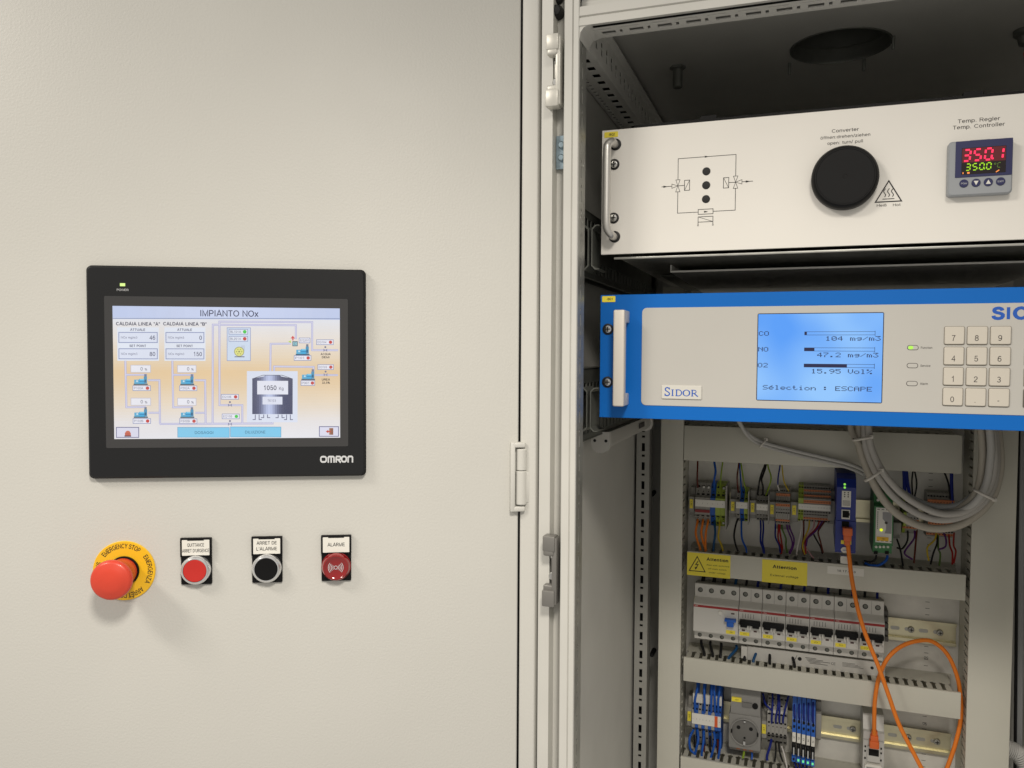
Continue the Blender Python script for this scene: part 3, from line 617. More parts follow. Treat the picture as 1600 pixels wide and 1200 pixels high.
part('gland_tip', RED2, T, lambda b: b.lathe([(3.6, zz(239)), (4.2, zz(236)), (3.4, zz(231)), (1, zz(229))], c.x+6, 0, 14, 'z', cy=c.y))
# slotted rails along the depth under the roof, left
s1_ = []; u = 6
while u < 540: s1_.append((u, u+13)); u += 25
s2_ = []; u = 4
while u < 540: s2_.append((u, u+6)); u += 12.5
part('roof_side_rail', mat('bright_galvanised', (226, 225, 219), .5, metal=.1, var=.06, vscale=40), T, lambda b: (b.slotted((-46, -40, zz(216)), (0, 1, 0), (1, 0, 0), (0, 0, 1), 560, [(0, 3.5, []), (3.5, 8, s2_), (8, 17, []), (17, 26, s1_), (26, 34, [])], 1.2),
      b.slotted((-12, -40, zz(216)), (0, 1, 0), (0, 0, 1), (-1, 0, 0), 560, [(0, 12, []), (12, 28, [(a+3, a+12) for a, _ in s2_[::2]]), (28, 38, [])], 1.2),
      b.box(-12.2, -4, -40, 520, zz(254), zz(255.5)), b.box(-46, -12.4, -40, 520, zz(236), zz(238))))
part('slot_shade_backing', DARK, T, lambda b: (b.box(-45.5, -13.2, -39, 519, zz(221.4), zz(223)), b.box(-18.2, -17.2, -39, 519, zz(223.2), zz(253))))  # added black plates: painted shade of the hollow rail behind its slots
part('head_slot_shade_backing', DARK, T, lambda b: b.box(-5.5, 553, -60.5, -36, zz(225.8), zz(227)))  # added black plate so the head strip slots look unlit
# slotted support rails under the two rack units
for nm, zt, zb in (('support_rail', 52, -20), ('support_rail', -124, -204)):
    lo = [(u, u+7) for u in range(8, 500, 19)]; lo2 = [(u+11, u+13.5) for u in range(8, 500, 19)]
    hi = [(u, u+10) for u in range(16, 500, 16)]
    part(nm, GALV, T, lambda b: (b.slotted((-22, -30, zz(zb)), (0, 1, 0), (0, 0, 1), (-1, 0, 0), 520, [(0, 6, []), (6, 20, sorted(lo+lo2)), (20, 50, []), (50, 64, hi), (64, zt-zb, [])], 1.2),
         b.box(-26, -21.5, -30, 490, zz(zb)-1.5, zz(zb)), b.box(-46, -22, -30, 490, zz(zt)-1, zz(zt)+.6), b.box(-45.5, -44, -30, 490, zz(zb), zz(zt))))
    part('slot_shade_backing', DARK, T, lambda b: b.box(-27.4, -26.2, -29, 489, zz(zb)+1, zz(zt)-2))  # black backing added to paint the support rail slots dark
    zc = (zt+zb)/2+(-8 if zt > 0 else -4)
    def clip(b, s):
        x0 = -13 if s < 0 else -10
        pts = [(x0+s*8, zc+24), (x0+s*4, zc+24), (x0, zc+20), (x0, zc-20), (x0+s*4, zc-24), (x0+s*8, zc-24)]
        q = pts+[(p[0]+s*1.1, p[1]*1+(-.9 if p[1] > zc else .9)) for p in pts[::-1]]
        b.prism([(p[0], zz(p[1])) for p in q], 'y', -3, 34)
    for s in (-1, 1): part('slide_profile', GALV, T, lambda b: clip(b, s), smooth=0)
# rear post with slots and its recess
rs = []; z = 8
while z < 1200: rs += [(z, z+3.5), (z+9, z+22)]; z += 31
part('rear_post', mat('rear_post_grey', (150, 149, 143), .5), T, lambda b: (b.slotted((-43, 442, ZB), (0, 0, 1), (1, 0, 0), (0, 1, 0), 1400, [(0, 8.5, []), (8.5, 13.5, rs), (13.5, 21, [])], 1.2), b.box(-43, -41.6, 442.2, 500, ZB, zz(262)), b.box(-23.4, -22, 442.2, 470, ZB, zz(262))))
part('post_slot_shade', DARK, T, lambda b: b.box(-46.5, -24, 456, 458, ZB, zz(262)))  # black sheet standing in for the shade behind the post slots
for py in (772, 1022):
    p = C(1019, py, 500); part('post_screw', BLACKG, T, lambda b: b.lathe([(4, 521), (4, 496), (3, 494)], p.x, zz(p.z), 12))
part('mounting_plate', PLATE, T, lambda b: b.rbox(2, 500, 520, 523, ZB, zz(230), .8))
def ruler(b):
    for px, y0, y1 in ((1449, 941, 951), (1454, 744, 756)):
        p0 = C(px, y0, 519.9); p1 = C(px, y1, 519.9); dz = p0.z-p1.z
        for k in range(-22, 30):
            if px < 1452: b.quad(p0.x-2.6, p0.x+3.2, zz(p0.z-k*dz), zz(p0.z-k*dz)+.7, 519.93)
    for s, px, py in (('50', 1447, 1028), ('90', 1445, 1131)):
        p = C(px, py, 519.9); b.text(s, p.x, zz(p.z), 4.6, 519.9, rot=math.pi)
part('ruler_marks', INKG, T, ruler, recalc=False, smooth=0)
# lock keepers on the post
def keeper(z0, z1, material):
    b = MB()
    b.rbox(-41, -28, -74, -60, zz(z1-16), zz(z1), 1.4); b.rbox(-40.6, -29, -73.4, -62, zz(z1-21), zz(z1-14), 2.2, 3)
    b.rbox(-41.4, -28, -74, -60, zz(z0), zz(z0+17), 1.4); b.rbox(-40.9, -29, -71, -62, zz(z0+15), zz(z0+22), 1.6, 3)
    b.rbox(-31.4, -26.4, -72, -58, zz(z0+2), zz(z1-2), 1.0); b.rbox(-37, -31, -58, -50, zz(z0+14), zz(z1-14), .8)
    k = b.build('lock_keeper', material, T)
    m_ = MB(); zc = zz((z0+z1)/2-8); m_.lathe([(4.4, -58), (4.4, -60.5), (3.4, -61.4)], -33.6, zc, 18); m_.build('keeper_screw', CHROME, k)
    m_ = MB(); m_.lathe([(2.4, -58), (2.4, -60.5), (1.4, -61.4)], -33.6, zc+20, 14); m_.build('keeper_screw', CHROME, k)
p1, p2 = C(866, 836, -66), C(866, 946, -66); keeper(p2.z, p1.z, DIEC)
p1, p2 = C(868, 56, -66), C(868, 169, -66); keeper(p2.z, p1.z, mat('worn_pale_diecast', (200, 198, 190), .4, metal=.3, var=.1, vscale=120))
p1, p2 = C(873, 212, -52), C(873, 264, -52)
part('zinc_bracket', mat('blue_zinc', (150, 168, 178), .3, metal=.9, var=.2, vscale=160), T, lambda b: (b.box(-36, -25, -51, -48, zz(p2.z), zz(p1.z)), b.lathe([(3.6, -50), (3.6, -54), (2.6, -55)], -30, zz(p2.z)+11, 14), b.lathe([(3.6, -50), (3.6, -54), (2.6, -55)], -30, zz(p1.z)-10, 14)))
p1 = C(871, 18, -52); part('rubber_plug', BLACKG, T, lambda b: (b.lathe([(7, -46), (7, -52), (5, -57), (1, -58.5)], p1.x-1, zz(p1.z), 20), b.lathe([(6, -46), (6, -52), (3, -55)], p1.x-1, zz(p1.z)+15, 20)))

# ================================================================== CONVERTER UNIT (white rack panel)
T = thing('converter_unit', 'white rack unit with black converter knob, flow diagram and temperature controller', 'rack unit', (0, 0, 0))
FP = part('front_panel', PWHITE, T, lambda b: b.rbox(0, 483, 0, 3, 0, 132.5, .35, 1))
part('housing', GALV, T, lambda b: b.box(34, 449, 3.2, 400, 6, 127))
part('top_flange', BLACK, T, lambda b: b.box(34, 449, 3.2, 30, 127.5, 136))
for px in (1108, 1518):
    p = C(px, 172, 10); part('cover_tab', BLACK, T, lambda b: b.box(p.x-8, p.x+8, 4, 12, 135.5, 139.5))
part('slide_tray', STEEL, T, lambda b: (b.rbox(14, 469, 1, 3.4, -5.6, -3.2, .5), b.box(20, 463, 3, 380, -4.6, -3.8)))
part('slide_tray', GALV, T, lambda b: (b.box(34, 449, 190, 440, -7, -5.8)))
t0 = C(1047, 424.5, 64)
part('slide_tray', MATS['bright_galvanised'], T, lambda b: (b.rbox(t0.x, 449, 64, 65.6, t0.z-1.1, t0.z+1.1, .4, 1), b.box(t0.x, 449, 65.7, 440, t0.z-.6, t0.z+.4), b.box(t0.x, t0.x+1.2, 66, 440, t0.z+.5, t0.z+8)))
hx = C(948, 300, -21).x-1; hf_ = 14.2
hd = MB(); hd.tube([(hf_, 2, 116.6), (hf_, -10, 116.6), (hf_-.3, -16, 115.8), (hx+1.6, -20, 112), (hx+1, -21.4, 104), (hx+1, -21.6, 60), (hx+1, -21.4, 34), (hx+1.6, -20, 25), (hf_-.3, -16, 19.6), (hf_, -10, 18.6), (hf_, 2, 18.6)], 4.2, 14, 5)
H_ = hd.build('bow_handle', ALU, T, smooth=60)
h2 = MB(); h2.v = [(483-v[0], v[1], v[2]) for v in hd.v]; h2.f = list(hd.f); h2.c = list(hd.c); h2.build('bow_handle', ALU, T, smooth=60)
for z in (95.6, 38.6): screw(T, 469.4, z, -1, 4.1)
for z in (116.6, 18.6):
    part('handle_washer', BLACKG, T, lambda b: b.lathe([(6.2, 1), (6.2, -.8), (5.6, -1.2)], hf_+.6, z, 24))
for z in (95.6, 38.6):
    part('screw_washer', BLACKG, T, lambda b: b.lathe([(5.8, 1), (5.8, -.8), (5.2, -1.1)], 13.6, z, 24)); screw(T, 13.6, z, -1, 4.1)
KN = part('converter_knob', BLACK, T, lambda b: b.lathe([(30, -.2), (30.6, -2), (30.6, -9), (30.2, -10.6), (28.4, -13.6), (27.2, -14.6), (26.2, -14.6), (25.8, -14.2), (10, -14.15), (2.2, -14.1), (1.9, -13.9), (.3, -13.9)], 242.4, 64.8, 64), smooth=28)
y = -.16
def cl1(b):
    b.text('Converter', 242.2, 112.3, 3.3, y, w=24.4, bold=.02); b.text('öffnen:drehen/ziehen', 242.2, 106.4, 3.0, y, w=45); b.text('open: turn/ pull', 242.2, 100.7, 3.0, y, w=32)
def cl2(b): b.text('Temp. Regler', 356.8, 111.8, 3.5, y, w=34.5); b.text('Temp. Controller', 356.8, 106.3, 3.5, y, w=42.5)
def cl3(b): b.text('Heiß', 276.2, 37.6, 2.5, y, w=8.6); b.text('Hot', 289.4, 37.4, 2.5, y, w=6.6)
for fn in (cl1, cl2, cl3): part('lettering', INKG, FP, fn, recalc=False, smooth=0)
def diagram(b):
    y = -.15; w = .55; L = lambda p, c=False, ww=w: b.line(p, ww, y-.003*len(b.f)**.5, c)
    xl, xr, zt, zb = 81.4, 139.6, 96.6, 40.3; zv = 68.6
    L([(xl, zv+6), (xl, zt), (xr, zt), (xr, zv+6)]); L([(xl, zv-6), (xl, zb), (102.6, zb)]); L([(117.6, zb), (xr, zb), (xr, zv-6)])
    for xv, s in ((xl, 1), (xr, -1)):
        for t in (1, -1): L([(xv, zv), (xv-2.2, zv+t*6.2), (xv+2.2, zv+t*6.2)], True, .45)
        L([(xv, zv), (xv-s*6.2, zv+2.2), (xv-s*6.2, zv-2.2)], True, .45)
        L([(xv, zv), (xv+s*6.8, zv)]); q = [(xv+s*6.8, zv-5.2), (xv+s*12, zv-5.2), (xv+s*12, zv+5.2), (xv+s*6.8, zv+5.2)]; L(q, True); L([q[0], q[2]], False, .4)
        L([(xv-s*6.2, zv), (xv-s*17, zv)])
    b.poly([(xl-10.5, zv), (xl-15, zv+1), (xl-15, zv-1)], y-.2); b.poly([(xr+14.5, zv), (xr+10, zv+1), (xr+10, zv-1)], y-.2)
    b.poly([(112.5, zt), (108.5, zt+.9), (108.5, zt-.9)], y-.2); b.poly([(112.6, zb), (108.6, zb+.9), (108.6, zb-.9)], y-.2)
    L([(102.6, zb-2.4), (117.6, zb-2.4), (117.6, zb+2.6), (102.6, zb+2.6)], True)
    L([(102.6, zb-13), (102.6, zb-5), (117.6, zb-5), (117.6, zb-13)]); L([(102.6, zb-10.4), (117.6, zb-10.4)]); L([(102.6, zb-5), (117.6, zb-10.4)], False, .4)
    for x in (102.6, 117.6): b.line([(x+.7*math.cos(i*.7), zb-13.7+.7*math.sin(i*.7)) for i in range(9)], .3, y, True)
part('flow_diagram', INK, FP, diagram, recalc=False, smooth=0)
for z in (81.6, 67.4, 53.2): part('indicator_hole', BLACKG, FP, lambda b: b.lathe([(4.1, .4), (4.1, -.35), (3.4, -.5)], 110.3, z, 24))
def hot(b):
    y = -.15; b.line([(270.6, 40.8), (293.4, 40.8), (282, 60.6)], 1.1, y, True); b.line([(276.8, 43.4), (287.2, 43.4)], .7, y-.02)
    for x in (278.6, 282, 285.4): b.line([(x+.9*math.sin(i*.9), 45.4+i*1.0) for i in range(9)], .7, y-.03)
part('hot_surface_symbol', INK, FP, hot, recalc=False, smooth=0)
part('tag', YLAB, FP, lambda b: b.slab(rrect(2.6, 17.4, 124.6, 130.4, .6), -.5, -.05, .1)); part('tag_lettering', INK, FP, lambda b: b.text('-BQ2', 10.6, 127.5, 2.4, -.6, bold=.15), recalc=False, smooth=0)
# temperature controller, 48 x 48 mm
tx, tz = 357.6, 66.8
CT = part('temperature_controller', mat('controller_grey', (150, 154, 158), .45), T, lambda b: (b.slab(rrect(tx-26.4, tx+26.0, tz-25.6, tz+24.6, 3), -9, -.2, 1.2), b.box(tx-8, tx+8, -5, 0, tz+24, tz+25.6)))
part('controller_face', mat('controller_navy', (34, 38, 84), .35), CT, lambda b: b.slab(rrect(tx-20.6, tx+25.4, tz-9.0, tz+24.2, .5), -9.6, -8.6, .2))
part('controller_display', mat('display_black', (26, 16, 18), .2), CT, lambda b: b.slab(rrect(tx-15.6, tx+20.2, tz-6.6, tz+17.6, .4), -9.8, -9.2, .1))
SEG = {'0': 'abcdef', '1': 'bc', '2': 'abged', '3': 'abgcd', '5': 'afgcd', 'C': 'afed'}
def sevenseg(b, s, x, z, h, w, pitch, y, t):
    for ch in s:
        if ch == '.': b.quad(x-pitch+w+.2, x-pitch+w+.2+t, z, z+t, y); continue
        k = h*.1
        P = {'a': [(k, h), (w+k, h)], 'b': [(w+k, h), (w+k*.5, h/2)], 'c': [(w+k*.5, h/2), (w, 0)], 'd': [(0, 0), (w, 0)], 'e': [(0, 0), (k*.5, h/2)], 'f': [(k*.5, h/2), (k, h)], 'g': [(k*.5, h/2), (w+k*.5, h/2)]}
        for g in SEG[ch]:
            (xa, za), (xb, zb_) = P[g]; d = Vector((xb-xa, zb_-za)).normalized()*t*.6
            b.line([(x+xa+d.x, z+za+d.y), (x+xb-d.x, z+zb_-d.y)], t, y)
        x += pitch
part('red_digits', emit('led_red', (255, 40, 84), 1.6), CT, lambda b: sevenseg(b, '350.1', tx-14.6, tz+5.8, 10, 5.4, 8.8, -9.95, 1.6), recalc=False, smooth=0)
part('red_glow_window', emit('red_window', (96, 8, 20), .8), CT, lambda b: b.quad(tx-15.2, tx+19.8, tz+4.2, tz+17.2, -9.86), recalc=False, smooth=0)
part('green_digits', emit('led_green', (168, 226, 26), 1.1), CT, lambda b: (sevenseg(b, '350.0', tx-12.2, tz-2.9, 5.8, 3.4, 5.6, -9.95, .9)), recalc=False, smooth=0)
part('unit_sign', emit('led_green_dim', (104, 140, 40), .7), CT, lambda b: (sevenseg(b, 'C', tx+13.4, tz-1.8, 4.2, 2.6, 5.6, -9.95, .6), b.line([(tx+11.6+.7*math.cos(i*.8), tz+1.6+.7*math.sin(i*.8)) for i in range(8)], .4, -9.95, True)), recalc=False, smooth=0)
part('status_marks', emit('led_orange', (255, 150, 70), 1.1), CT, lambda b: (b.quad(tx-14.6, tx-13.8, tz-6.0, tz-4.4, -9.95), b.quad(tx-10.8, tx-8.8, tz-6.0, tz-4.4, -9.95), b.line([(tx+12.4, tz-6), (tx+15, tz-4.2)], .9, -9.95)), recalc=False, smooth=0)
for i, s in enumerate(('PGM', 'v', '^', 'EXIT')):
    x = tx-13.2+i*9.9; z = tz-14.6
    kb = part('controller_key', MATS['controller_navy'], CT, lambda b: b.lathe([(3.7, -8.8), (3.7, -9.5), (3.3, -9.8)], x, z, 22))
for i, s in enumerate(('PGM', 'v', '^', 'EXIT')):
    x = tx-13.2+i*9.9; z = tz-14.6
    def kk(b):
        if s == 'v': b.poly([(x-2, z+1.7), (x, z-2.2), (x+2, z+1.7)], -9.9)
        elif s == '^': b.poly([(x-2, z-1.7), (x+2, z-1.7), (x, z+2.2)], -9.9)
        else: b.text(s, x, z, 1.5, -9.9, w=4.8)
    part('key_symbol', WLAB if s in 'v^' else INKW, CT, kk, recalc=False, smooth=0)

# ================================================================== GAS ANALYSER (blue rack unit)
Z1 = -176.0
T = thing('gas_analyser', 'blue framed gas analyser with lit blue display and grey number keypad', 'gas analyser', (0, 0, Z1))
FP = part('front_panel', PBLUE, T, lambda b: b.rbox(0, 483, 0, 3, 0, 132.5, .35, 1))
part('housing', BLACK, T, lambda b: b.box(22, 461, 3.2, 330, 6, 127))
part('insert_plate', INSERT, FP, lambda b: b.slab(rrect(45.6, 440, 14.4, 118.0, 5), -.7, -.05, .2))
hA, hB = C(957.5, 560, -28).x, C(975, 560, -28).x
hd = MB(); hd.rbox(hA, hB, -28, -17, 14.0, 115.0, 1.6, 3); hd.rbox(hA+.2, hB-.2, -22, 1, 14.2, 27, 1.4, 2); hd.rbox(hA+.2, hB-.2, -22, 1, 102, 114.8, 1.4, 2)
hd.build('bar_handle', ALUW, T)
h2 = MB(); h2.v = [(483-v[0], v[1], v[2]) for v in hd.v]; h2.f = list(hd.f); h2.c = list(hd.c); h2.build('bar_handle', ALUW, T)
for z in (95.6, 38.4): screw(T, 474.4, z, -1, 4.4)
for z in (95.6, 38.4):
    part('screw_washer', BLACKG, T, lambda b: b.lathe([(6, 1), (6, -.8), (5.4, -1.1)], 8.6, z, 26)); screw(T, 8.9, z, -1, 4.4)
part('tag', YLAB, FP, lambda b: b.slab(rrect(1.8, 16.4, 124.8, 131.2, .9), -.5, -.05, .1)); part('tag_lettering', INK, FP, lambda b: b.text('-BQ1', 10.2, 128.0, 2.4, -.6, bold=.15), recalc=False, smooth=0)
# name badge, serif small caps
part('name_badge', mat('badge_silver', (214, 212, 204), .4, metal=.2), T, lambda b: b.slab(rrect(67.4, 108.8, 21.8, 36.2, .8), -2.2, -.5, .5))
def sidor(b):
    y = -2.28; z0 = 25.0
    def serif(x, z, w=2.6, t=.55): b.quad(x-w/2, x+w/2, z, z+t, y-.01)
    def stem(x, h, w=1.25): b.quad(x-w/2, x+w/2, z0, z0+h, y); serif(x, z0); serif(x, z0+h-.55)
    h = 6.9; H = 8.9
    S_ = [(5.3, 7.0), (4.7, 8.2), (3.2, 8.8), (1.7, 8.3), (1.0, 7.0), (1.6, 5.6), (3.2, 4.6), (4.8, 3.6), (5.4, 2.1), (4.7, .8), (3.1, .15), (1.4, .6), (.8, 2.0)]
    b.line([(70.2+p[0]*1.05, z0+p[1]) for p in S_], 1.15, y); b.quad(70.7, 71.3, z0, z0+2.6, y-.01); b.quad(75.7, 76.2, z0+6.5, z0+8.9, y-.01)
    stem(79.0, h)
    stem(83.2, h); b.line([(82.6, z0+.3)]+[(85.4+2.9*math.cos(a*.262-1.57), z0+h/2+(h/2-.3)*math.sin(a*.262-1.57)) for a in range(13)]+[(82.6, z0+h-.3)], .85, y-.02); b.line([(88.2, z0+1.8), (88.5, z0+3.4), (88.2, z0+5.1)], 1.1, y-.03)
    b.line([(93.4+3.3*math.cos(a*.349), z0+h/2+(h/2-.3)*math.sin(a*.349)) for a in range(18)], .8, y, True)
    for s in (-1, 1): b.line([(93.4+s*3.3*math.cos(a*.25), z0+h/2+(h/2-.3)*math.sin(a*.25)) for a in range(-3, 4)], 1.3, y-.02)
    stem(99.4, h); b.line([(99, z0+h-.3), (101.4, z0+h-.3)]+[(101.6+1.7*math.cos(1.57-a*.393), z0+h-2.0+1.6*math.sin(1.57-a*.393)) for a in range(9)]+[(99, z0+h-3.6)], .8, y-.02); b.line([(101.2, z0+3.3), (104.6, z0+.3), (105.4, z0+.3)], 1.1, y-.03)
part('badge_lettering', INKB, T, sidor, recalc=False, smooth=0)
# display
part('display_frame', mat('display_edge', (36, 40, 60), .4), T, lambda b: b.slab(rrect(163.4, 280.6, 22.4, 110.8, 1.5), -1.0, -.2, .2))
LCD = bpy.data.materials.new('lit_blue_display'); LCD.use_nodes = True; n_ = LCD.node_tree; b_ = n_.nodes['Principled BSDF']
b_.inputs['Base Color'].default_value = (.01, .02, .05, 1); b_.inputs['Roughness'].default_value = .25
tc = n_.nodes.new('ShaderNodeTexCoord'); nz = n_.nodes.new('ShaderNodeTexNoise'); nz.inputs['Scale'].default_value = 14; nz.inputs['Detail'].default_value = 1
rp = n_.nodes.new('ShaderNodeValToRGB'); rp.color_ramp.elements[0].position = .32; rp.color_ramp.elements[1].position = .68
rp.color_ramp.elements[0].color = (*lin((84, 156, 246)), 1); rp.color_ramp.elements[1].color = (*lin((146, 198, 252)), 1)
n_.links.new(tc.outputs['Object'], nz.inputs['Vector']); n_.links.new(nz.outputs['Fac'], rp.inputs['Fac']); n_.links.new(rp.outputs['Color'], b_.inputs['Emission Color']); b_.inputs['Emission Strength'].default_value = .92
DS = part('display', LCD, T, lambda b: b.box(164.2, 279.8, -1.3, -.9, 23.2, 110.0))
F57 = {'C': '0E11101010110E', 'O': '0E11111111110E', 'N': '11191513111111', '2': '0E11010204081F', '1': '040C040404040E', '0': '0E11131519110E', '4': '02060A121F0202', 'm': '00001A15151515', 'g': '00000F110F010E', '/': '00010204081000',
       '3': '1F02040201110E', '7': '1F010204080808', '.': '00000000000C0C', '5': '1F101E0101110E', '9': '0E11110F01020C', 'V': '1111111111110A'.replace('110A', '0A04'), 'o': '00000E1111110E', 'l': '0C04040404040E', '%': '18190204081303', 'S': '0F10100E01011E',
       'é': '02040E111F100E', 'e': '00000E111F100E', 'c': '00000E1010110E', 't': '08081C08080906', 'i': '04000C0404040E', 'n': '00001619111111', ':': '000C0C000C0C00', 'E': '1F10101E10101F', 'A': '0E11111F111111', 'P': '1E11111E101010', ' ': '00000000000000'}
def lcdtext(b, s, x, z, pitch, h):
    dx = pitch*.84/5; dz = h/7
    for ch in s:
        hx_ = F57[ch]
        for r in range(7):
            v = int(hx_[2*r:2*r+2], 16)
            for k in range(5):
                if v >> (4-k) & 1:
                    x0 = x+k*dx; z0 = z+h-(r+1)*dz; b.quad(x0, x0+dx*.97, z0, z0+dz*.95, -1.36)
        x += pitch
def LX(px): return 164.4+(px-92)/706*115.2
def LZ(px, py): t = (px-92)/706; return 110-(py-(185-3*t))/(490+18*t)*86.8
LCI = mat('lcd_ink', (10, 16, 66), .5)
def lcd(b):
    for s, px, py in (('CO', 95, 308), ('NO', 93, 398), ('O2', 92, 489), ('104 mg/m3', 482, 338), ('47.2 mg/m3', 437, 431), ('15.95 Vol%', 404, 524), ('Sélection : ESCAPE', 124, 616)):
        pit = 5.65 if len(s) == 18 else 6.9*.82
        lcdtext(b, s, LX(px), LZ(px, py), {2: 5.3, 9: 5.65, 10: 5.65}.get(len(s), 5.7), 4.5)
part('display_text', LCI, DS, lcd, recalc=False, smooth=0)
def bars(b):
    for py, px1 in ((296, 376), (388, 421), (481, 606)):
        x0, x1 = LX(363), LX(757); z = LZ(560, py); b.line([(x0, z-1.6), (x1, z-1.6), (x1, z+1.6), (x0, z+1.6)], .35, -1.36, True)
        b.quad(x0, LX(px1), z-1.6, z+1.6, -1.38); b.quad(x1-.2, x1+.2, z-2.6, z+2.4, -1.37)
part('display_bars', LCI, DS, bars, recalc=False, smooth=0)
# keypad
KEY = mat('keypad_grey', (198, 192, 180), .45); KEYS = mat('keypad_shadow_rim', (120, 114, 104), .6)  # second grey paints the shadow edge round each key
ks = [['7', '8', '9'], ['4', '5', '6'], ['1', '2', '3'], ['0', '.', '-']]
for r in range(4):
    for c_ in range(4):
        x = 341.2+c_*19.05-r*.0; z = 88.1-r*19.25
        x0 = x if c_ < 3 else 341.2+3*19.05+9
        dkk = (r == 3 and c_ == 3)
        kb = part('key', TDARK if dkk else KEY, T, lambda b: b.slab(rrect(x0-8.2, x0+8.2, z-8.2, z+8.2, 1.3, 3), -2.6, -.6, .5))
        part('key_shadow_rim', KEYS, kb, lambda b: b.slab(rrect(x0-8.7, x0+8.8, z-8.9, z+8.6, 1.5, 3), -1.0, -.5, .1))
        if c_ < 3: part('key_digit', INKG, kb, lambda b: b.text(ks[r][c_], x0-.6, z-2.4, 5.4, -2.68), recalc=False, smooth=0)
for i, s in enumerate(('Function', 'Service', 'Alarm')):
    z = 76.6-i*17.2
    lp = part('status_lamp', INKG, T, lambda b: b.slab(rrect(301.4, 311.2, z-2.4, z+2.4, 2.2), -.95, -.6, .1))
    part('lamp_window', INSERT, lp, lambda b: b.slab(rrect(301.9, 310.7, z-1.9, z+1.9, 1.8), -1.05, -.9, .05))
    if i == 0: part('lamp_glow', emit('lamp_green', (176, 236, 84), 1.1), lp, lambda b: b.slab(rrect(302.2, 306.6, z-1.6, z+1.6, 1.5), -1.15, -1.0, .05))
    part('lamp_name', INKG, lp, lambda b: b.text(s, 313.2, z, 2.1, -.85, align='l'), recalc=False, smooth=0)
part('maker_logo', INKB, FP, lambda b: [b.text(s, x, 108.6, 11.0, -.85, w=w, bold=.34) for s, x, w in (('S', 376.9, 10.8), ('I', 385.2, 2.7), ('C', 394.4, 11.6), ('K', 406.4, 10.6))], recalc=False, smooth=0)
# ================================================================== MOUNTING PLATE: ducts, rails, devices, wiring
YD = 440.0; YP = 519.5
FING = {}
def finger_mesh(kind):
    if kind not in FING:
        b = MB(); y0, y1 = 445.5, 512
        b.prism([(2.6, y0), (9.9, y0), (9.9, y0+21), (8.4, y0+23), (8.4, y0+29), (10.6, y0+31), (12.5, y0+33), (12.5, y1), (0, y1), (0, y0+33), (1.9, y0+31), (4.1, y0+29), (4.1, y0+23), (2.6, y0+21)], 'z', -1.6, 0)
        if kind == 'v':
            b = MB(); b.prism([(1.5, y0), (11, y0), (11, y0+21), (9.6, y0+23), (9.6, y0+29), (11.4, y0+31), (12.5, y0+33), (12.5, y1), (0, y1), (0, y0+33), (1.1, y0+31), (2.9, y0+29), (2.9, y0+23), (1.5, y0+21)], 'z', -1.6, 0)      # turned for the side of a vertical duct: x<->z
            b.v = [(v[2], v[1], v[0]) for v in b.v]
        o = b.build('finger', DUCTF, None); FING[kind] = o.data; bpy.data.objects.remove(o)
    return FING[kind]
def fingers(T, kind, n, loc, step, flip=False):
    for i in range(n):
        o = bpy.data.objects.new('finger', finger_mesh(kind)); COL.objects.link(o); o.parent = T
        o.location = (Vector(loc)+Vector(step)*i)*.001
def hduct(label, x0, x1, zt, zb, group='horizontal wiring ducts'):
    T = thing('wiring_duct', label, 'wiring duct', (x0, 0, zb), group)
    L, H = x1-x0, zt-zb
    part('duct_cover', DUCT, T, lambda b: b.rbox(0, L, YD, YD+5.5, 0, H, .8))
    part('duct_trough', DUCTF, T, lambda b: (b.box(1, L-1, 516, 519.5, 2, H-2), b.box(1, L-1, YD+7, 516, 2, 3.5)))
    fingers(T, 'h', int(L/12.5), (.5, 0, H-1.2), (12.5, 0, 0))
    return T
def vduct(label, x0, x1, zt, zb, sides):
    T = thing('wiring_duct', label, 'wiring duct', (x0, 0, zb), 'vertical wiring ducts')
    L, H = x1-x0, zt-zb
    part('duct_cover', DUCT, T, lambda b: b.rbox(0, L, YD, YD+5.5, 0, H, .8))
    part('duct_trough', DUCTF, T, lambda b: b.box(1, L-1, 516, 519.5, 2, H-2))
    n = min(100, int(H/12.5))
    if 'r' in sides: fingers(T, 'v', n, (L-.6, 0, 4), (0, 0, 12.5))
    else: part('duct_side', DUCTF, T, lambda b: b.box(L-2.4, L-1, YD+6, 516, 2, H-2))
    if 'l' in sides: fingers(T, 'v', n, (2.2, 0, 4), (0, 0, 12.5))
    else: part('duct_side', DUCTF, T, lambda b: b.box(1, 2.4, YD+6, 516, 2, H-2))
    return T
vduct('left vertical grey duct cover beside the rear post', -3.5, 32.4, 0, -860, 'r')
vduct('wide right vertical grey duct cover behind the cable loop', 440.2, 495, -150, -860, 'lr')
hduct('top horizontal grey duct just under the blue analyser', 33.2, 425.6, -220.6, -276.2)
hduct('horizontal grey duct carrying the two yellow Attention stickers', 40.5, 434.8, -421.5, -459.0)
hduct('blank horizontal grey duct below the row of breakers', 37.2, 432.6, -594.0, -632.6)
hduct('lowest horizontal grey duct cut by the bottom of the picture', 34.6, 432, -757.0, -800)
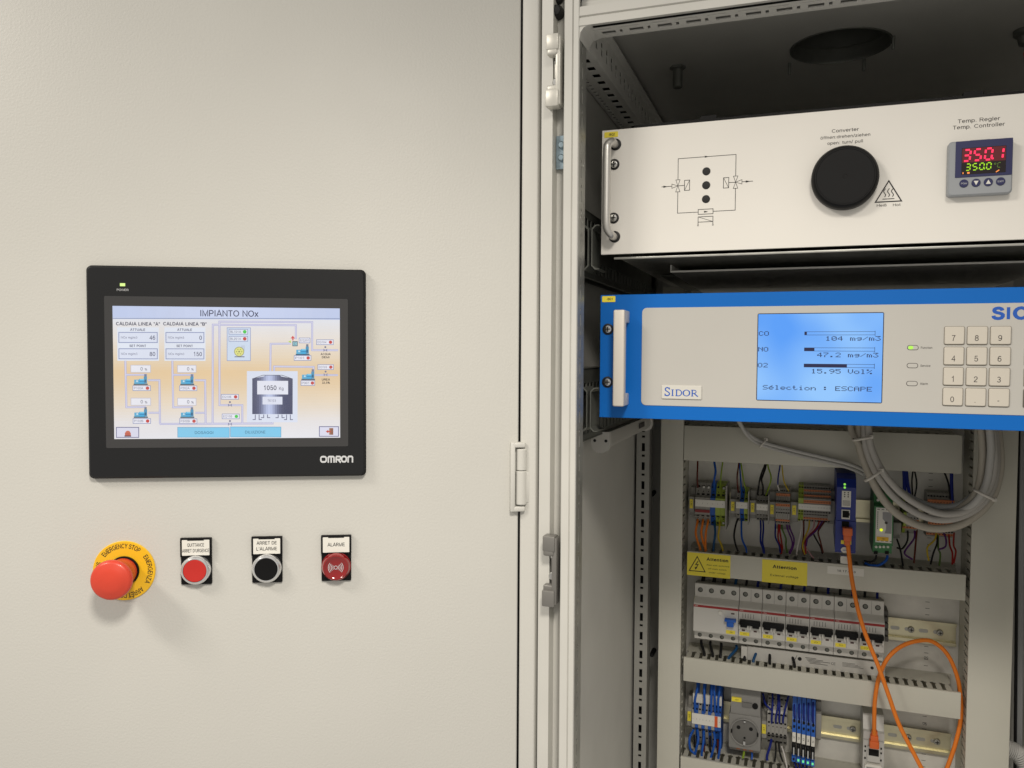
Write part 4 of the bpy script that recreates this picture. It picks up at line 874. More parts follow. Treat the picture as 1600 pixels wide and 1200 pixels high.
def rail(label, zc, x0, x1):
    T = thing('mounting_rail', label, 'mounting rail', (x0, 0, zc), 'top hat rails')
    L = x1-x0
    pr = [(512, 17.5), (512, 12.6), (518.4, 12.2), (518.4, -12.2), (512, -12.6), (512, -17.5), (513.2, -17.5), (513.2, -13.6), (519.6, -13), (519.6, 13), (513.2, 13.6), (513.2, 17.5)]
    part('rail_profile', RAIL, T, lambda b: b.prism(pr, 'x', 0, L), smooth=20)
    x = 8.; i = 0
    while x < L-10:
        if x0+x > 330 or x0+x > 270 and zc < -600:
            part('rail_slot', STEEL, T, lambda b: b.slab(rrect(x-6, x+7, -2.8, 2.8, 2.7), 518.1, 518.5, .1))
            if i % 2 == 0: screw(T, x+3, 0, 516.5, 4.6, STEEL, 'rail_screw')
        x += 20; i += 1
    return T
ZR1, ZR2, ZR3 = -352., -533.2, -704.
rail('top rail carrying the terminals and the blue gateway', ZR1, 40, 436)
rail('middle rail carrying the breakers, bare on the right', ZR2, 44, 437)
rail('lower rail carrying the socket outlet and blue relays', ZR3, 44, 434)

# ------------------------------------------------------------------ terminals
def on_slope(H, dz, prof):
    a = abs(dz)
    for (y0, k0), (y1, k1) in zip(prof, prof[1:]):
        if k0*H <= a <= k1*H: return y0+(y1-y0)*(a-k0*H)/((k1-k0)*H)
    return prof[-1][0]
STD = [(466, 0), (466, .38), (474, .46), (486, .98), (512, 1)]
DOTS = []
def terminal_strip(name, label, x0, zc, H, pitch, cols, holes, marker=None, extra=None, prof=STD, text=None):
    T = thing(name, label, 'terminal strip', (x0, 0, zc), 'rail terminal strips')
    pts = [(y, k*H) for y, k in prof]; out = pts+[(y, -z) for y, z in pts[::-1]]
    out = [p for i, p in enumerate(out) if p not in out[:i]]
    meshes = {}
    for i, c in enumerate(cols):
        if c.name not in meshes:
            b = MB(); b.prism(out, 'x', .15, pitch-.15); o = b.build('terminal', c, T, smooth=0); meshes[c.name] = o.data; o.location = (i*pitch*.001, 0, 0)
        else:
            o = bpy.data.objects.new('terminal', meshes[c.name]); COL.objects.link(o); o.parent = T; o.location = (i*pitch*.001, 0, 0)
    if extra: extra(T)
    hb = MB()
    for i, z0, y0, s0 in DOTS:
        x = (i+.5)*pitch; hb.box(x-pitch*s0/2, x+pitch*s0/2, y0-.25, y0+1, z0-pitch*s0*.45, z0+pitch*s0*.45)
    DOTS.clear()
    for i in range(len(cols)):
        for dz, kind, s in holes:
            y = on_slope(H, dz, prof)-.35; x = (i+.5)*pitch; w = pitch*s/2
            if kind == 'o': hb.lathe([(w*1.15, y+2), (w*1.15, y), (w, y-.1)], x, dz, 10)
            else: hb.box(x-w, x+w, y-.1, y+2, dz-w*.9, dz+w*.9)
    h = hb.build('wire_entries', DARK, T, smooth=0); h['kind'] = 'stuff'
    if marker:
        z0, z1 = marker; W_ = pitch*len(cols)
        mk = part('marker_strip', WLAB, T, lambda b: b.rbox(.4, W_-.4, prof[0][0]-1.6, prof[0][0]+.6, z0, z1, .3, 1))
        part('marker_numbers', INKG, mk, lambda b: [b.text(str(i+1), (i+.5)*pitch, (z0+z1)/2, 1.7, prof[0][0]-1.7) for i in range(len(cols))], recalc=False, smooth=0)
    return T
def end_bracket(label, px, py, pw, ph, tagtext, y=472, dz=0, group='grey end brackets with yellow tags', tagw=6.6, tagh=15):
    p = C(px, py, y); T = thing('end_bracket', label, 'end bracket', (p.x, 0, p.z), group)
    part('bracket_body', TGREY, T, lambda b: (b.rbox(-pw/2, pw/2, y, 512, -ph/2, ph/2, .7), b.rbox(-pw/2, pw/2, y+16, 512, -ph/2-9, ph/2+13, .7)))
    if tagtext:
        t = part('tag', YLAB, T, lambda b: b.rbox(-tagw/2-.4, tagw/2-.4, y-.8, y+.5, -tagh/2+dz, tagh/2+dz, .3, 1))
        part('tag_lettering', INK, t, lambda b: b.text(tagtext, -.3, dz, 2.6, y-.9, rot=math.pi/2, w=tagh*.5), recalc=False, smooth=0)
    return T
def zof(px, y0, y1, Y): return C(px, y0, Y).z, C(px, y1, Y).z
SH6 = [(.80, 'o', .62), (.62, 'o', .2), (.48, 's', .56), (-.46, 's', .56), (-.60, 'o', .2), (-.80, 'o', .62)]
def hs(H, L=SH6): return [(a*H, k, s) for a, k, s in L]
a, b_ = zof(1112, 756, 824, 474); H = (a-b_)/2; x0 = C(1086.3, 790, 470).x
G1 = terminal_strip('terminal_strip', 'leftmost terminal strip, grey, blue and green, with orange wires below', x0, (a+b_)/2, H, 8.0, [TGREY]*3+[TBLUE]+[TGRN]*2, hs(H), (-1.0, 10.5),
    lambda T: (part('bridge_bar', mat('red_bridge', (132, 28, 30), .5), T, lambda b: b.box(.5, 23.5, 464.6, 466.4, -10.5, -6)), part('end_plate', TGREY, T, lambda b: b.box(48.1, 50.2, 462, 512, -H, H)), part('metal_clamp', STEEL, T, lambda b: b.lathe([(2.4, 482), (2.4, 480.2), (1.6, 479.6)], 12, .80*H, 12)), part('metal_clamp', STEEL, T, lambda b: b.lathe([(2.4, 482), (2.4, 480.2), (1.6, 479.6)], 20, .80*H, 12)), part('metal_clamp', STEEL, T, lambda b: b.lathe([(2.4, 482), (2.4, 480.2), (1.6, 479.6)], 44, .80*H, 12)), part('metal_clamp', STEEL, T, lambda b: b.lathe([(2.4, 482), (2.4, 480.2), (1.6, 479.6)], 44, -.80*H, 12))))
a, b_ = zof(1160, 766, 817, 474); H = (a-b_)/2; x0 = C(1150, 790, 470).x
terminal_strip('terminal_strip', 'three way terminal strip, second from the left in the top row', x0, (a+b_)/2, H, 6.2, [TGREY, TBLUE, TGRN], hs(H), (-1.5, 8.6), lambda T: part('end_plate', TGREY, T, lambda b: b.box(18.7, 20.3, 463, 512, -H, H)))
a, b_ = zof(1191, 771, 816, 474); H = (a-b_)/2; x0 = C(1181.8, 790, 470).x
terminal_strip('terminal_strip', 'narrow four way grey terminal strip fed by black wires', x0, (a+b_)/2, H, 4.5, [TGREY]*4, hs(H), (-2.2, 7.4), lambda T: part('end_plate', TGREY, T, lambda b: b.box(18.1, 19.6, 463, 512, -H, H)))
SH8 = [(.86, 'o', .7), (.42, 'o', .7), (.08, 's', .4), (-.08, 's', .62), (-.58, 'o', .66)]
def stripes(W_, H, rows, mat_, n=6):
    def fn(T):
        for z0, z1 in rows:
            DOTS.extend((i, (z0+z1)/2*H, on_slope(H, (z0+z1)/2*H, STD)-.9, .36) for i in range(n))
            part('push_row', mat_, T, lambda b: b.box(.2, W_-.2, on_slope(H, (z0+z1)/2*H, STD)-.9, on_slope(H, (z0+z1)/2*H, STD)+3, z0*H, z1*H))
    return fn
a, b_ = zof(1223, 764, 830, 474); H = (a-b_)/2; x0 = C(1212, 795, 470).x
terminal_strip('terminal_strip', 'two level grey terminal strip with brown push rows, left of the markers', x0, (a+b_)/2, H, 3.55, [TGREY]*6, hs(H, SH8), None, stripes(21.3, H, ((.60, .76), (.22, .34), (-.50, -.34)), TORG))
a, b_ = zof(1270, 760, 818, 474); H = (a-b_)/2; x0 = C(1247, 795, 470).x
terminal_strip('terminal_strip', 'twelve way orange and grey terminal strip with white markers', x0, (a+b_)/2, H, 3.95, [TGRN]*2+[TGREY]*10, hs(H, [(.86, 'o', .66), (.58, 's', .45), (-.32, 's', .6), (-.52, 's', .6), (-.90, 'o', .66)]), (-6.5, 2.5),
    lambda T: [DOTS.extend((i, (z0+z1)/2*H, on_slope(H, (z0+z1)/2*H, STD)-.9, .36) for i in range(2, 12)) or part('push_row', TORG, T, lambda b: b.box(8, 47.2, on_slope(H, (z0+z1)/2*H, STD)-.9, on_slope(H, (z0+z1)/2*H, STD)+3, z0*H, z1*H)) for z0, z1 in ((.66, .78), (.36, .54), (.14, .3), (-.82, -.68))])
a, b_ = zof(1420, 800, 836, 474); H = (a-b_)/2; x0 = C(1411, 815, 470).x
terminal_strip('terminal_strip', 'small terminal strip half hidden behind the grey cable loop', x0, (a+b_)/2+8, H+8, 4.2, [TGRN]+[TGREY]*4, hs(H+8, SH8), None, stripes(21, H+8, ((-.2, -.02), (-.62, -.46)), TORG, 5))
a, b_ = zof(1470, 772, 842, 474); H = (a-b_)/2; x0 = C(1450, 795, 470).x
terminal_strip('terminal_strip', 'right hand orange terminal strip inside the cable loop', x0, (a+b_)/2, H, 4.0, [TGREY]*9, hs(H, [(.84, 'o', .7), (.3, 'o', .7), (-.7, 'o', .66), (-.46, 's', .5)]), None, stripes(36, H, ((.5, .72), (-.9, -.78), (-.36, -.2)), TORG, 9))
end_bracket('grey end bracket with yellow tag at the far left of the top row', 1080.6, 788, 9, 25, '-X1', dz=1, tagw=5.4)
end_bracket('grey end bracket with yellow tag after the leftmost terminal strip', 1145.4, 791, 10, 23, '-X2', tagw=5.2)
end_bracket('grey end bracket with yellow tag beside the black wires', 1176.4, 793, 10.4, 23, '-X3', tagw=5.2)
end_bracket('grey end bracket with yellow tag before the two level terminals', 1206.6, 796, 10.6, 24, '-X4', tagw=5.2)
end_bracket('grey end bracket with yellow tag before the twelve way strip', 1241.2, 797, 11.4, 25, '-X5', tagw=5.6)
end_bracket('plain dark end bracket between the twelve way strip and the blue gateway', 1299, 798, 10, 30, None, group=None)
end_bracket('plain grey end bracket beside the green relay', 1402, 826, 11, 18, None, group=None)

# ------------------------------------------------------------------ blue gateway and green relay on the top rail
p0, p1 = C(1306.5, 748, 420), C(1337, 868, 420); gx = (p0.x+p1.x)/2
T = thing('network_gateway', 'slim dark blue network gateway with port and green lamps', 'network device', (gx, 0, p1.z))
Hh = p0.z-p1.z; w2 = (C(1337, 805, 420).x-C(1306.5, 805, 420).x)/2
part('housing', GW, T, lambda b: (b.prism([(512, 14), (436, 0), (422, 4), (420, 10), (420, Hh-12), (426, Hh), (440, Hh+6), (512, Hh+4)], 'x', -w2, w2), b.prism([(424, 2), (419, 6), (419, 50), (424, 54)], 'x', -w2-.8, w2+.8)), smooth=20)
q = lambda px, py: (C(px, py, 418.5).x-gx, C(px, py, 418.5).z-p1.z)
for px, py in ((1320, 757), (1320, 762)):
    x, z = q(px, py); part('status_lamp', emit('gateway_green', (150, 240, 90), .8), T, lambda b: b.lathe([(1.6, 421), (1.6, 419.2), (.8, 418.8)], x, z, 12))
x, z = q(1322.5, 780); st = part('sticker', WLAB, T, lambda b: b.box(x-6.2, x+6.2, 419.4, 420.2, z-12, z+12))
part('sticker_print', INKG, st, lambda b: ([b.disc(x+dx, z+6+dz, 419.3, 1.0, 10) for dx in (-2.4, 2.4) for dz in (-2.4, 0.6, 3.6)], [b.quad(x-5, x+5, z-3-k*1.6, z-2.4-k*1.6, 419.3) for k in range(5)]), recalc=False, smooth=0)
x, z = q(1321.5, 804); pt_ = part('network_port', WLAB, T, lambda b: b.box(x-5.8, x+5.8, 418.8, 421, z-7, z+7)); part('port_opening', DARK, pt_, lambda b: (b.box(x-4.4, x+4.4, 418.5, 420, z-4.6, z+5.6), b.box(x+2, x+5.4, 418.45, 420, z-1.5, z+2.5)))
x, z = q(1321, 820); part('second_port', DARK, T, lambda b: b.box(x-5, x+5, 418.4, 420, z-5, z+5))
x, z = q(1322, 847.5); part('yellow_sticker', YLAB, T, lambda b: b.box(x-7, x+7, 418.2, 419, z-2.8, z+2.8))
x, z = q(1320, 859.5); ov = part('maker_badge', WLAB, T, lambda b: b.add([(x+5.4*math.cos(i*.314), 418.5, z+4.4*math.sin(i*.314)) for i in range(20)], [tuple(range(20))]), recalc=False, smooth=0)
part('badge_print', INKB, ov, lambda b: b.text('m', x, z-.2, 2.4, 418.4, w=5), recalc=False, smooth=0)
x, z = q(1320, 876); part('lower_connector', WLAB, T, lambda b: (b.box(x-5.5, x+5.5, 424, 436, z-6, z+5)))
p0, p1 = C(1366, 772, 440), C(1393, 868, 440); gx = (C(1367, 820, 440).x+C(1394, 820, 440).x)/2; w2 = 13.0
T = thing('relay_module', 'green signal relay module with grey label and lit yellow lamp', 'relay', (gx, 0, p1.z)); Hh = p0.z-p1.z
part('housing', GRN, T, lambda b: b.prism([(512, 4), (470, 0), (452, 0), (450, 12), (440, 14), (440, Hh-18), (450, Hh-14), (454, Hh), (512, Hh+6)], 'x', -w2, w2), smooth=0)
q = lambda px, py: (C(px, py, 439).x-gx, C(px, py, 439).z-p1.z)
(xa, za), (xb, zb_) = q(1369, 793), q(1393, 849)
lb = part('front_label', WLAB, T, lambda b: b.box(xa, xb, 439.2, 440.2, zb_, za)); part('label_field', mat('label_grey', (150, 150, 152), .5), lb, lambda b: b.poly([(xa+12, zb_+14), (xb-.5, zb_+14), (xb-.5, za-6), (xa+9, za-6), (xa+9, za-16), (xa+14, za-22), (xa+14, zb_+20)], 439.1), recalc=False, smooth=0)
part('label_print', INKG, lb, lambda b: ([b.quad(xa+2, xa+3, zb_+20+k*3, zb_+22+k*3, 439.05) for k in range(9)], [b.quad(xa+1.5+k*6, xa+5+k*6, zb_+2, zb_+3, 439.05) for k in range(4)], [b.quad(xa+1.5+k*6, xa+5+k*6, za-3, za-2, 439.05) for k in range(4)], b.disc(xa+14, (za+zb_)/2+4, 438.9, 2.1, 14)), recalc=False, smooth=0)
x, z = q(1377, 828); part('status_lamp', emit('relay_yellow', (226, 240, 30), .95), T, lambda b: b.lathe([(2.1, 440), (2.1, 438.6), (1, 438)], x, z, 14))
x, z = q(1379, 842); tg = part('tag', YEL, T, lambda b: b.box(x-8, x+8, 438.6, 439.6, z-2.8, z+2.8)); part('tag_lettering', INK, tg, lambda b: b.text('-TB1', x+1, z, 2.2, 438.5), recalc=False, smooth=0)
for px in (1370, 1376, 1382, 1388.5):
    x, z = q(px, 857); part('terminal_screw', WLAB, T, lambda b: b.lathe([(1.9, 452), (1.9, 449), (1.2, 448.6)], x, z, 12))
x, z = q(1372.5, 783); part('terminal_screw', WLAB, T, lambda b: b.lathe([(1.9, 452), (1.9, 447), (1.2, 446.6)], x, z, 12))
for px in (1369.5, 1387): 
    x, z = q(px, 866); part('wire_entry', DARK, T, lambda b: b.box(x-2.6, x+2.6, 450, 453, z-2.6, z+2))

# ------------------------------------------------------------------ breakers on the middle rail
zc = -523.0
def brk_profile(): return [(512, 36), (470, 45.5), (463, 45.5), (461.5, 44.5), (461.5, 24), (459, 22.5), (446.5, 17.5), (445, 16), (445, -27), (446, -28.5), (461, -31), (461.5, -45), (512, -45)]
REDS = mat('red_stripe', (158, 40, 40), .5)
def breaker_common(T, W_, poles):
    part('housing', BRK, T, lambda b: b.prism(brk_profile(), 'x', .25, W_-.25), smooth=0)
    part('top_shoulder', BRKD, T, lambda b: (b.prism([(470.3, 45.9), (462.8, 45.9), (511, 37.5)], 'x', .3, W_-.3)), smooth=0)
    st = part('red_stripe', REDS, T, lambda b: b.box(.4, W_-.4, 444.7, 445.6, 11.6, 15.2))
    part('stripe_print', WLAB, st, lambda b: b.text('ABB', 4.4, 13.4, 1.6, 444.6, w=5), recalc=False, smooth=0)
    for i in range(poles):
        x = (i+.5)*W_/poles
        for z in (35, -38.5):
            sc = part('terminal_hole', DARK, T, lambda b: b.lathe([(3.9 if z > 0 else 3.3, 463), (3.9 if z > 0 else 3.3, 461.2), (3, 461.1)], x, z, 18))
            part('terminal_screw', GALV, sc, lambda b: (b.lathe([(2.9 if z > 0 else 2.7, 461.5), (2.9 if z > 0 else 2.7, 461.0), (2.4, 460.8)], x+.2, z+.2, 14)))
        if i and poles == 2: part('pole_seam', mat('seam', (96, 94, 90), .7), T, lambda b: (b.box(x-W_/poles/2-.14, x-W_/poles/2+.14, 461.3, 462, 24.5, 44), b.box(x-W_/poles/2-.14, x-W_/poles/2+.14, 444.85, 445.5, -26.5, -9)))
T = thing('residual_current_breaker', 'wide grey four pole residual current breaker with blue toggle', 'breaker', (51.2, 0, zc))
breaker_common(T, 69.6, 4)
part('toggle', mat('toggle_blue', (18, 92, 190), .4), T, lambda b: (b.rbox(49, 66.4, 435, 445.4, -4.4, -.6, .8), b.rbox(52.4, 63, 437, 446, -13, -4, .8)))
part('test_button', WLAB, T, lambda b: b.lathe([(3.4, 445.4), (3.4, 443.6), (2.8, 443)], 42, 6, 18)); part('state_window', mat('dark_red_window', (60, 14, 14), .4), T, lambda b: b.box(58.4, 63.6, 444.7, 445.4, 5.6, 7.6))
tg = part('tag', YLAB, T, lambda b: b.box(51, 65, 444.5, 445.4, -26, -20.4)); part('tag_lettering', INK, tg, lambda b: b.text('-FB1', 59, -23.2, 2.2, 444.4), recalc=False, smooth=0)
part('rating_print', INKG, T, lambda b: b.text('40A', 42, 21.5, 2.2, 461.3), recalc=False, smooth=0)
ordw = ['first', 'second', 'third', 'fourth', 'fifth', 'last']
proto = None
for i in range(6):
    lab = f'grey two pole circuit breaker, {ordw[i]} to the right of the wide blue toggle breaker'
    if proto is None:
        T = thing('circuit_breaker', lab, 'breaker', (121.2, 0, zc), 'two pole circuit breakers'); proto = T
        breaker_common(T, 34.8, 2)
        tgm = MB(); tgm.rbox(1.6, 33.2, 434, 444, -6.6, .6, 1.2); tgm.rbox(3.2, 13.4, 436, 446, -10.6, -5, .8); tgm.rbox(21.2, 31.4, 436, 446, -10.6, -5, .8); tgm.build('toggle', BLACK, T)
        for x in (1.6, 14.4, 18.6, 32.2): part('toggle_guard', BRK, T, lambda b: b.box(x-1.1, x+1.1, 439, 446, -14.5, -6.8))
        for x in (7.6, 25.4): part('state_window', MATS['dark_red_window'], T, lambda b: b.box(x-2.4, x+2.4, 444.7, 445.4, -18.8, -16.4))
        tg = part('tag', YLAB, T, lambda b: b.box(2, 16.6, 444.5, 445.4, -26, -20.4)); part('tag_lettering', INK, tg, lambda b: b.text('-FC1', 9.6, -23.2, 2.2, 444.4), recalc=False, smooth=0)
        part('rating_print', INKG, T, lambda b: [b.quad(6+k*4, 6.6+k*4, 2, 9, 444.9) for k in range(5)], recalc=False, smooth=0)
    else:
        r = proto.copy(); COL.objects.link(r); r.location = ((121.2+i*35.0)*.001, 0, zc*.001); r['label'] = lab
        for ch in list(proto.children):
            c = ch.copy(); COL.objects.link(c); c.parent = r
            for g in ch.children:
                if g.name.startswith('tag_lettering'):
                    o = part('tag_lettering', INK, c, lambda b: b.text(f'-FC{i+1}', 9.6, -23.2, 2.2, 444.4), recalc=False, smooth=0)
                else:
                    d = g.copy(); COL.objects.link(d); d.parent = c
T = thing('end_bracket', 'dark ribbed end stop clamped to the rail after the last breaker', 'end bracket', (332.4, 0, ZR2))
part('bracket_body', TDARK, T, lambda b: [b.rbox(0, 6.5, 470+abs(k)*3, 512, -22+k*9+14, -22+k*9+21.5, .8) for k in range(5)])
# printed label strip below the breakers
T = thing('printed_label_strip', 'pale printed label strip below the row of breakers', 'label strip', (125, 0, -590))
part('strip', BRK, T, lambda b: (b.box(0, 9, 463, 466, -2, 17), b.box(9, 210, 470, 474, -6, 16)))
part('strip_print', INK, T, lambda b: ([b.quad(96+k*1.6, 112+k*2.2+(k % 3)*8, 9-k*2, 9.7-k*2, 469.8) for k in range(5)], b.line([(80, 2), (83, 7), (81, 5), (84, 11)], .7, 469.8), b.disc(88, 6, 469.8, 3, 14), b.text('CE', 137, 5, 4, 469.8), [b.quad(150, 180-k*4, 3+k*1.8, 3.5+k*1.8, 469.8) for k in range(4)], b.disc(192, 6, 469.8, 2.4, 12)), recalc=False, smooth=0)

# ------------------------------------------------------------------ lower rail: terminals, socket, relays, network coupler
a, b_ = zof(1107, 1066, 1176, 474); H = (a-b_)/2; x0 = C(1081.5, 1130, 470).x
PR3 = [(462, 0), (462, .24), (470, .34), (480, .72), (492, .98), (512, 1)]
terminal_strip('terminal_strip', 'blue two level terminal strip at the left of the lowest row', x0, (a+b_)/2, H, 5.2, [TGREY, TBLUE]*4+[TBLUE], hs(H, [(.92, 's', .6), (.36, 's', .6), (.26, 's', .6), (-.36, 's', .6), (-.62, 'o', .6), (-.88, 's', .6)]), (-8, 9.5), 
    lambda T: (part('marker_strip', WLAB, T, lambda b: b.box(.4, 46.4, 471, 475, .40*H, .64*H)), part('orange_marker', mat('orange_marker', (214, 92, 44), .5), T, lambda b: b.box(36.6, 41.4, 460.1, 461, -8, 9.5))), prof=PR3)
end_bracket('grey end bracket with yellow tag at the left of the lowest row', 1077.5, 1120, 8.4, 30, '-X6', tagw=6, dz=1, tagh=16)
p = C(1163.5, 1144, 452); px0 = p.x
T = thing('socket_outlet', 'grey round mains socket outlet clipped to the lower rail', 'socket outlet', (p.x, 0, p.z))
part('socket_body', SOCK, T, lambda b: (b.rbox(-24.5, 24.5, 452, 512, -28, 27, 1.5), b.prism([(512, 27), (455, 27), (463, 66), (512, 66)], 'x', -22, 23), b.rbox(-23.5, 24, 462, 512, -36, -26, 1.2)))
part('socket_rim', SOCK, T, lambda b: b.lathe([(22.4, 453), (22.4, 449.8), (21.4, 449.2), (20.2, 449.8), (20, 452)], 0, 0, 48))
part('socket_recess', mat('recess_grey', (104, 103, 100), .55), T, lambda b: b.lathe([(20, 452), (19.6, 451.9), (.3, 451.9)], 0, 0, 40))
for x in (-9.5, 9.5): part('pin_hole', DARK, T, lambda b: b.lathe([(3, 452), (3, 451.6), (2.6, 451.5)], x, 6.5, 18))
part('earth_clip', CHROME, T, lambda b: b.box(-1.6, 1.6, 446, 452, -18.4, -12.4)); part('earth_clip', CHROME, T, lambda b: b.box(-1.4, 1.4, 447, 452, 17, 19.8)); part('screw_hole', DARK, T, lambda b: b.lathe([(1.8, 452), (1.8, 451.6), (1.4, 451.5)], 0, -9.2, 14))
for x in (-20, 20): part('key_notch', DARK, T, lambda b: b.box(x-1.2, x+1.2, 449, 451.6, -3, 3))
part('clamp_hole', DARK, T, lambda b: b.lathe([(4.4, 460), (4.4, 455.6), (3.8, 455.4)], 15, 42, 18))
for x in (-10, 0, 10): part('release_tab', TORG, T, lambda b: b.box(x-2.8, x+2.8, 460.6, 463, -33.5, -30.5))
tg = part('tag', YLAB, T, lambda b: b.box(-21, -6, 457.0, 460, 45, 51.5)); part('tag_lettering', INK, tg, lambda b: b.text('-XD1', -13.4, 48.2, 2.3, 456.9), recalc=False, smooth=0)
part('print_field', mat('field_grey', (112, 111, 108), .5), T, lambda b: b.box(-5, 10, 455.4, 459, 38.5, 46))
a, b_ = zof(1213, 1092, 1168, 474); H = (a-b_)/2; x0 = C(1198.5, 1130, 470).x
terminal_strip('terminal_strip', 'five way grey terminal strip between the socket and the blue relays', x0, (a+b_)/2, H, 6.1, [TGREY]*5, hs(H, [(.88, 's', .5), (.66, 's', .5), (.40, 'o', .6), (.1, 's', .5), (-.06, 'o', .25), (-.36, 's', .5), (-.56, 'o', .62), (-.84, 'o', .62)]), None, lambda T: (part('marker_strip', WLAB, T, lambda b: b.box(.6, 26, 469.5, 475, .44*H, .56*H))))
end_bracket('grey end bracket with yellow tag to the right of the socket outlet', 1194, 1140, 8, 28, '-X7', tagw=6.2, dz=1, tagh=15)
RB = mat('relay_blue', (26, 92, 186), .42)
ordr = ['leftmost', 'second', 'middle', 'fourth', 'rightmost']
for i in range(5):
    pz0, pz1 = C(1238.5+i*7.4, 1092+i*2.2, 452), C(1238.5+i*7.4, 1189+i*1.9, 452); Hh = pz0.z-pz1.z
    T = thing('slim_relay', f'{ordr[i]} of the five slim blue relays with white tags', 'relay', (pz0.x, 0, pz1.z), 'slim blue relays'); w = 6.3
    part('housing', RB, T, lambda b: (b.prism([(512, 52), (452, 46), (452, 62), (462, 74), (470, Hh), (512, Hh)], 'x', .2, w-.2)), smooth=0)
    part('relay_base', BLACK, T, lambda b: b.prism([(512, 4), (458, 4), (454, 46), (512, 52)], 'x', .25, w-.25), smooth=0)
    tg = part('tag', WLAB, T, lambda b: b.box(.6, w-.6, 451, 453.5, 31, 46)); part('tag_lettering', INK, tg, lambda b: b.text(f'K{i+1}', w/2, 38.5, 2.6, 450.9, rot=math.pi/2), recalc=False, smooth=0)
    part('retaining_lever', CHROME, T, lambda b: b.box(2.2, 4.0, 451.5, 455, 10, 22)); part('terminal_hole', DARK, T, lambda b: b.lathe([(1.9, 458), (1.9, 450.8), (1.5, 450.6)], w/2, 64, 12)); part('terminal_hole', DARK, T, lambda b: b.box(1.6, w-1.6, 451.6, 454, 53, 57))
    lt = part('lamp_block', RB, T, lambda b: b.box(.4, w-.4, 450, 462, 0, 8.4))
    if i: part('status_lamp', emit('relay_green', (120, 240, 150), .9), lt, lambda b: b.box(1.8, w-1.8, 449.6, 450.2, 2.4, 6))
    else: part('lamp_window', DARK, lt, lambda b: b.box(1.8, w-1.8, 449.6, 450.2, 2.4, 6))
end_bracket('grey end bracket closing the row of slim blue relays', 1279, 1135, 8, 40, None, group=None)
p = C(1365, 1170, 452)
T = thing('network_coupler', 'pale grey rail mounted network coupler with an orange plug', 'network coupler', (p.x, 0, p.z))
part('housing', mat('coupler_grey', (190, 189, 184), .45), T, lambda b: (b.prism([(512, 46), (470, 46), (466, 40), (458, 26), (452, 25), (452, -40), (512, -40)], 'x', -14.6, 14.4), b.rbox(-9, 9, 448, 453, -19, 4, .5)), smooth=20)
part('port_opening', DARK, T, lambda b: b.box(-7, 7, 447.6, 449, -9, 1)); part('cover_step', mat('coupler_grey2', (160, 160, 156), .5), T, lambda b: b.box(-14.2, 14.0, 451.2, 453, 12.6, 13.6))
for x in (-11.6, 10.4):
    for z in (2, -5, -16): part('contact_hole', DARK, T, lambda b: b.box(x-1.1, x+1.1, 451.5, 453, z-1.4, z+1.4))
part('lower_jack', WLAB, T, lambda b: (b.box(-10, 10, 446, 452.5, -26, -22), b.box(-12, -10, 446, 452.5, -31, -24), b.box(10, 12, 446, 452.5, -31, -24)))
# ------------------------------------------------------------------ stickers on the duct covers
def sticker(name, label, pts, material, fn, loc):
    x0, x1, z0, z1 = pts; T = thing(name, label, 'sticker', (x0, 0, z0))
    part('foil', material, T, lambda b: b.box(0, x1-x0, YD-.4, YD-.05, 0, z1-z0))
    part('print', INK, T, lambda b: fn(b, x1-x0, z1-z0), recalc=False, smooth=0)
def st1(b, w, h):
    y = YD-.5; b.line([(w*.05, h*.2), (w*.42, h*.2), (w*.235, h*.84)], 1.3, y, True); b.line([(w*.26, h*.66), (w*.2, h*.48), (w*.26, h*.5), (w*.2, h*.3)], 1.2, y); b.poly([(w*.19, h*.26), (w*.18, h*.38), (w*.24, h*.35)], y-.02)
    b.text('Attention', w*.7, h*.77, 4.6, y, w=w*.5, bold=.25); b.text('Also with switched', w*.71, h*.52, 2.2, y, w=w*.52); b.text('off main switch', w*.70, h*.36, 2.2, y, w=w*.42); b.text('under voltage', w*.70, h*.2, 2.2, y, w=w*.38)
a_, c_ = C(1074, 862.5, YD), C(1141, 901, YD); sticker('warning_sticker', 'yellow Attention sticker with lightning triangle at the duct\'s left end', (a_.x, c_.x, C(1074, 898, YD).z, a_.z), YLAB, st1, None)
def st2(b, w, h):
    b.text('Attention', w*.5, h*.72, 4.6, YD-.5, w=w*.53, bold=.25); b.text('External voltage', w*.5, h*.34, 3.2, YD-.5, w=w*.62)
a_, c_ = C(1191, 873, YD), C(1261, 914, YD); sticker('warning_sticker', 'yellow Attention External voltage sticker in the middle of the duct', (a_.x, c_.x, C(1191, 909, YD).z, a_.z-.6), YLAB, st2, None)
a_, c_ = C(1293, 884, YD), C(1350, 898, YD); sticker('address_sticker', 'small white network address sticker on the middle duct', (a_.x, c_.x, C(1293, 896, YD).z, a_.z), WLAB, lambda b, w, h: b.text('10.17.4.63', w*.52, h*.5, 3.0, YD-.5, w=w*.5, bold=.1), None)

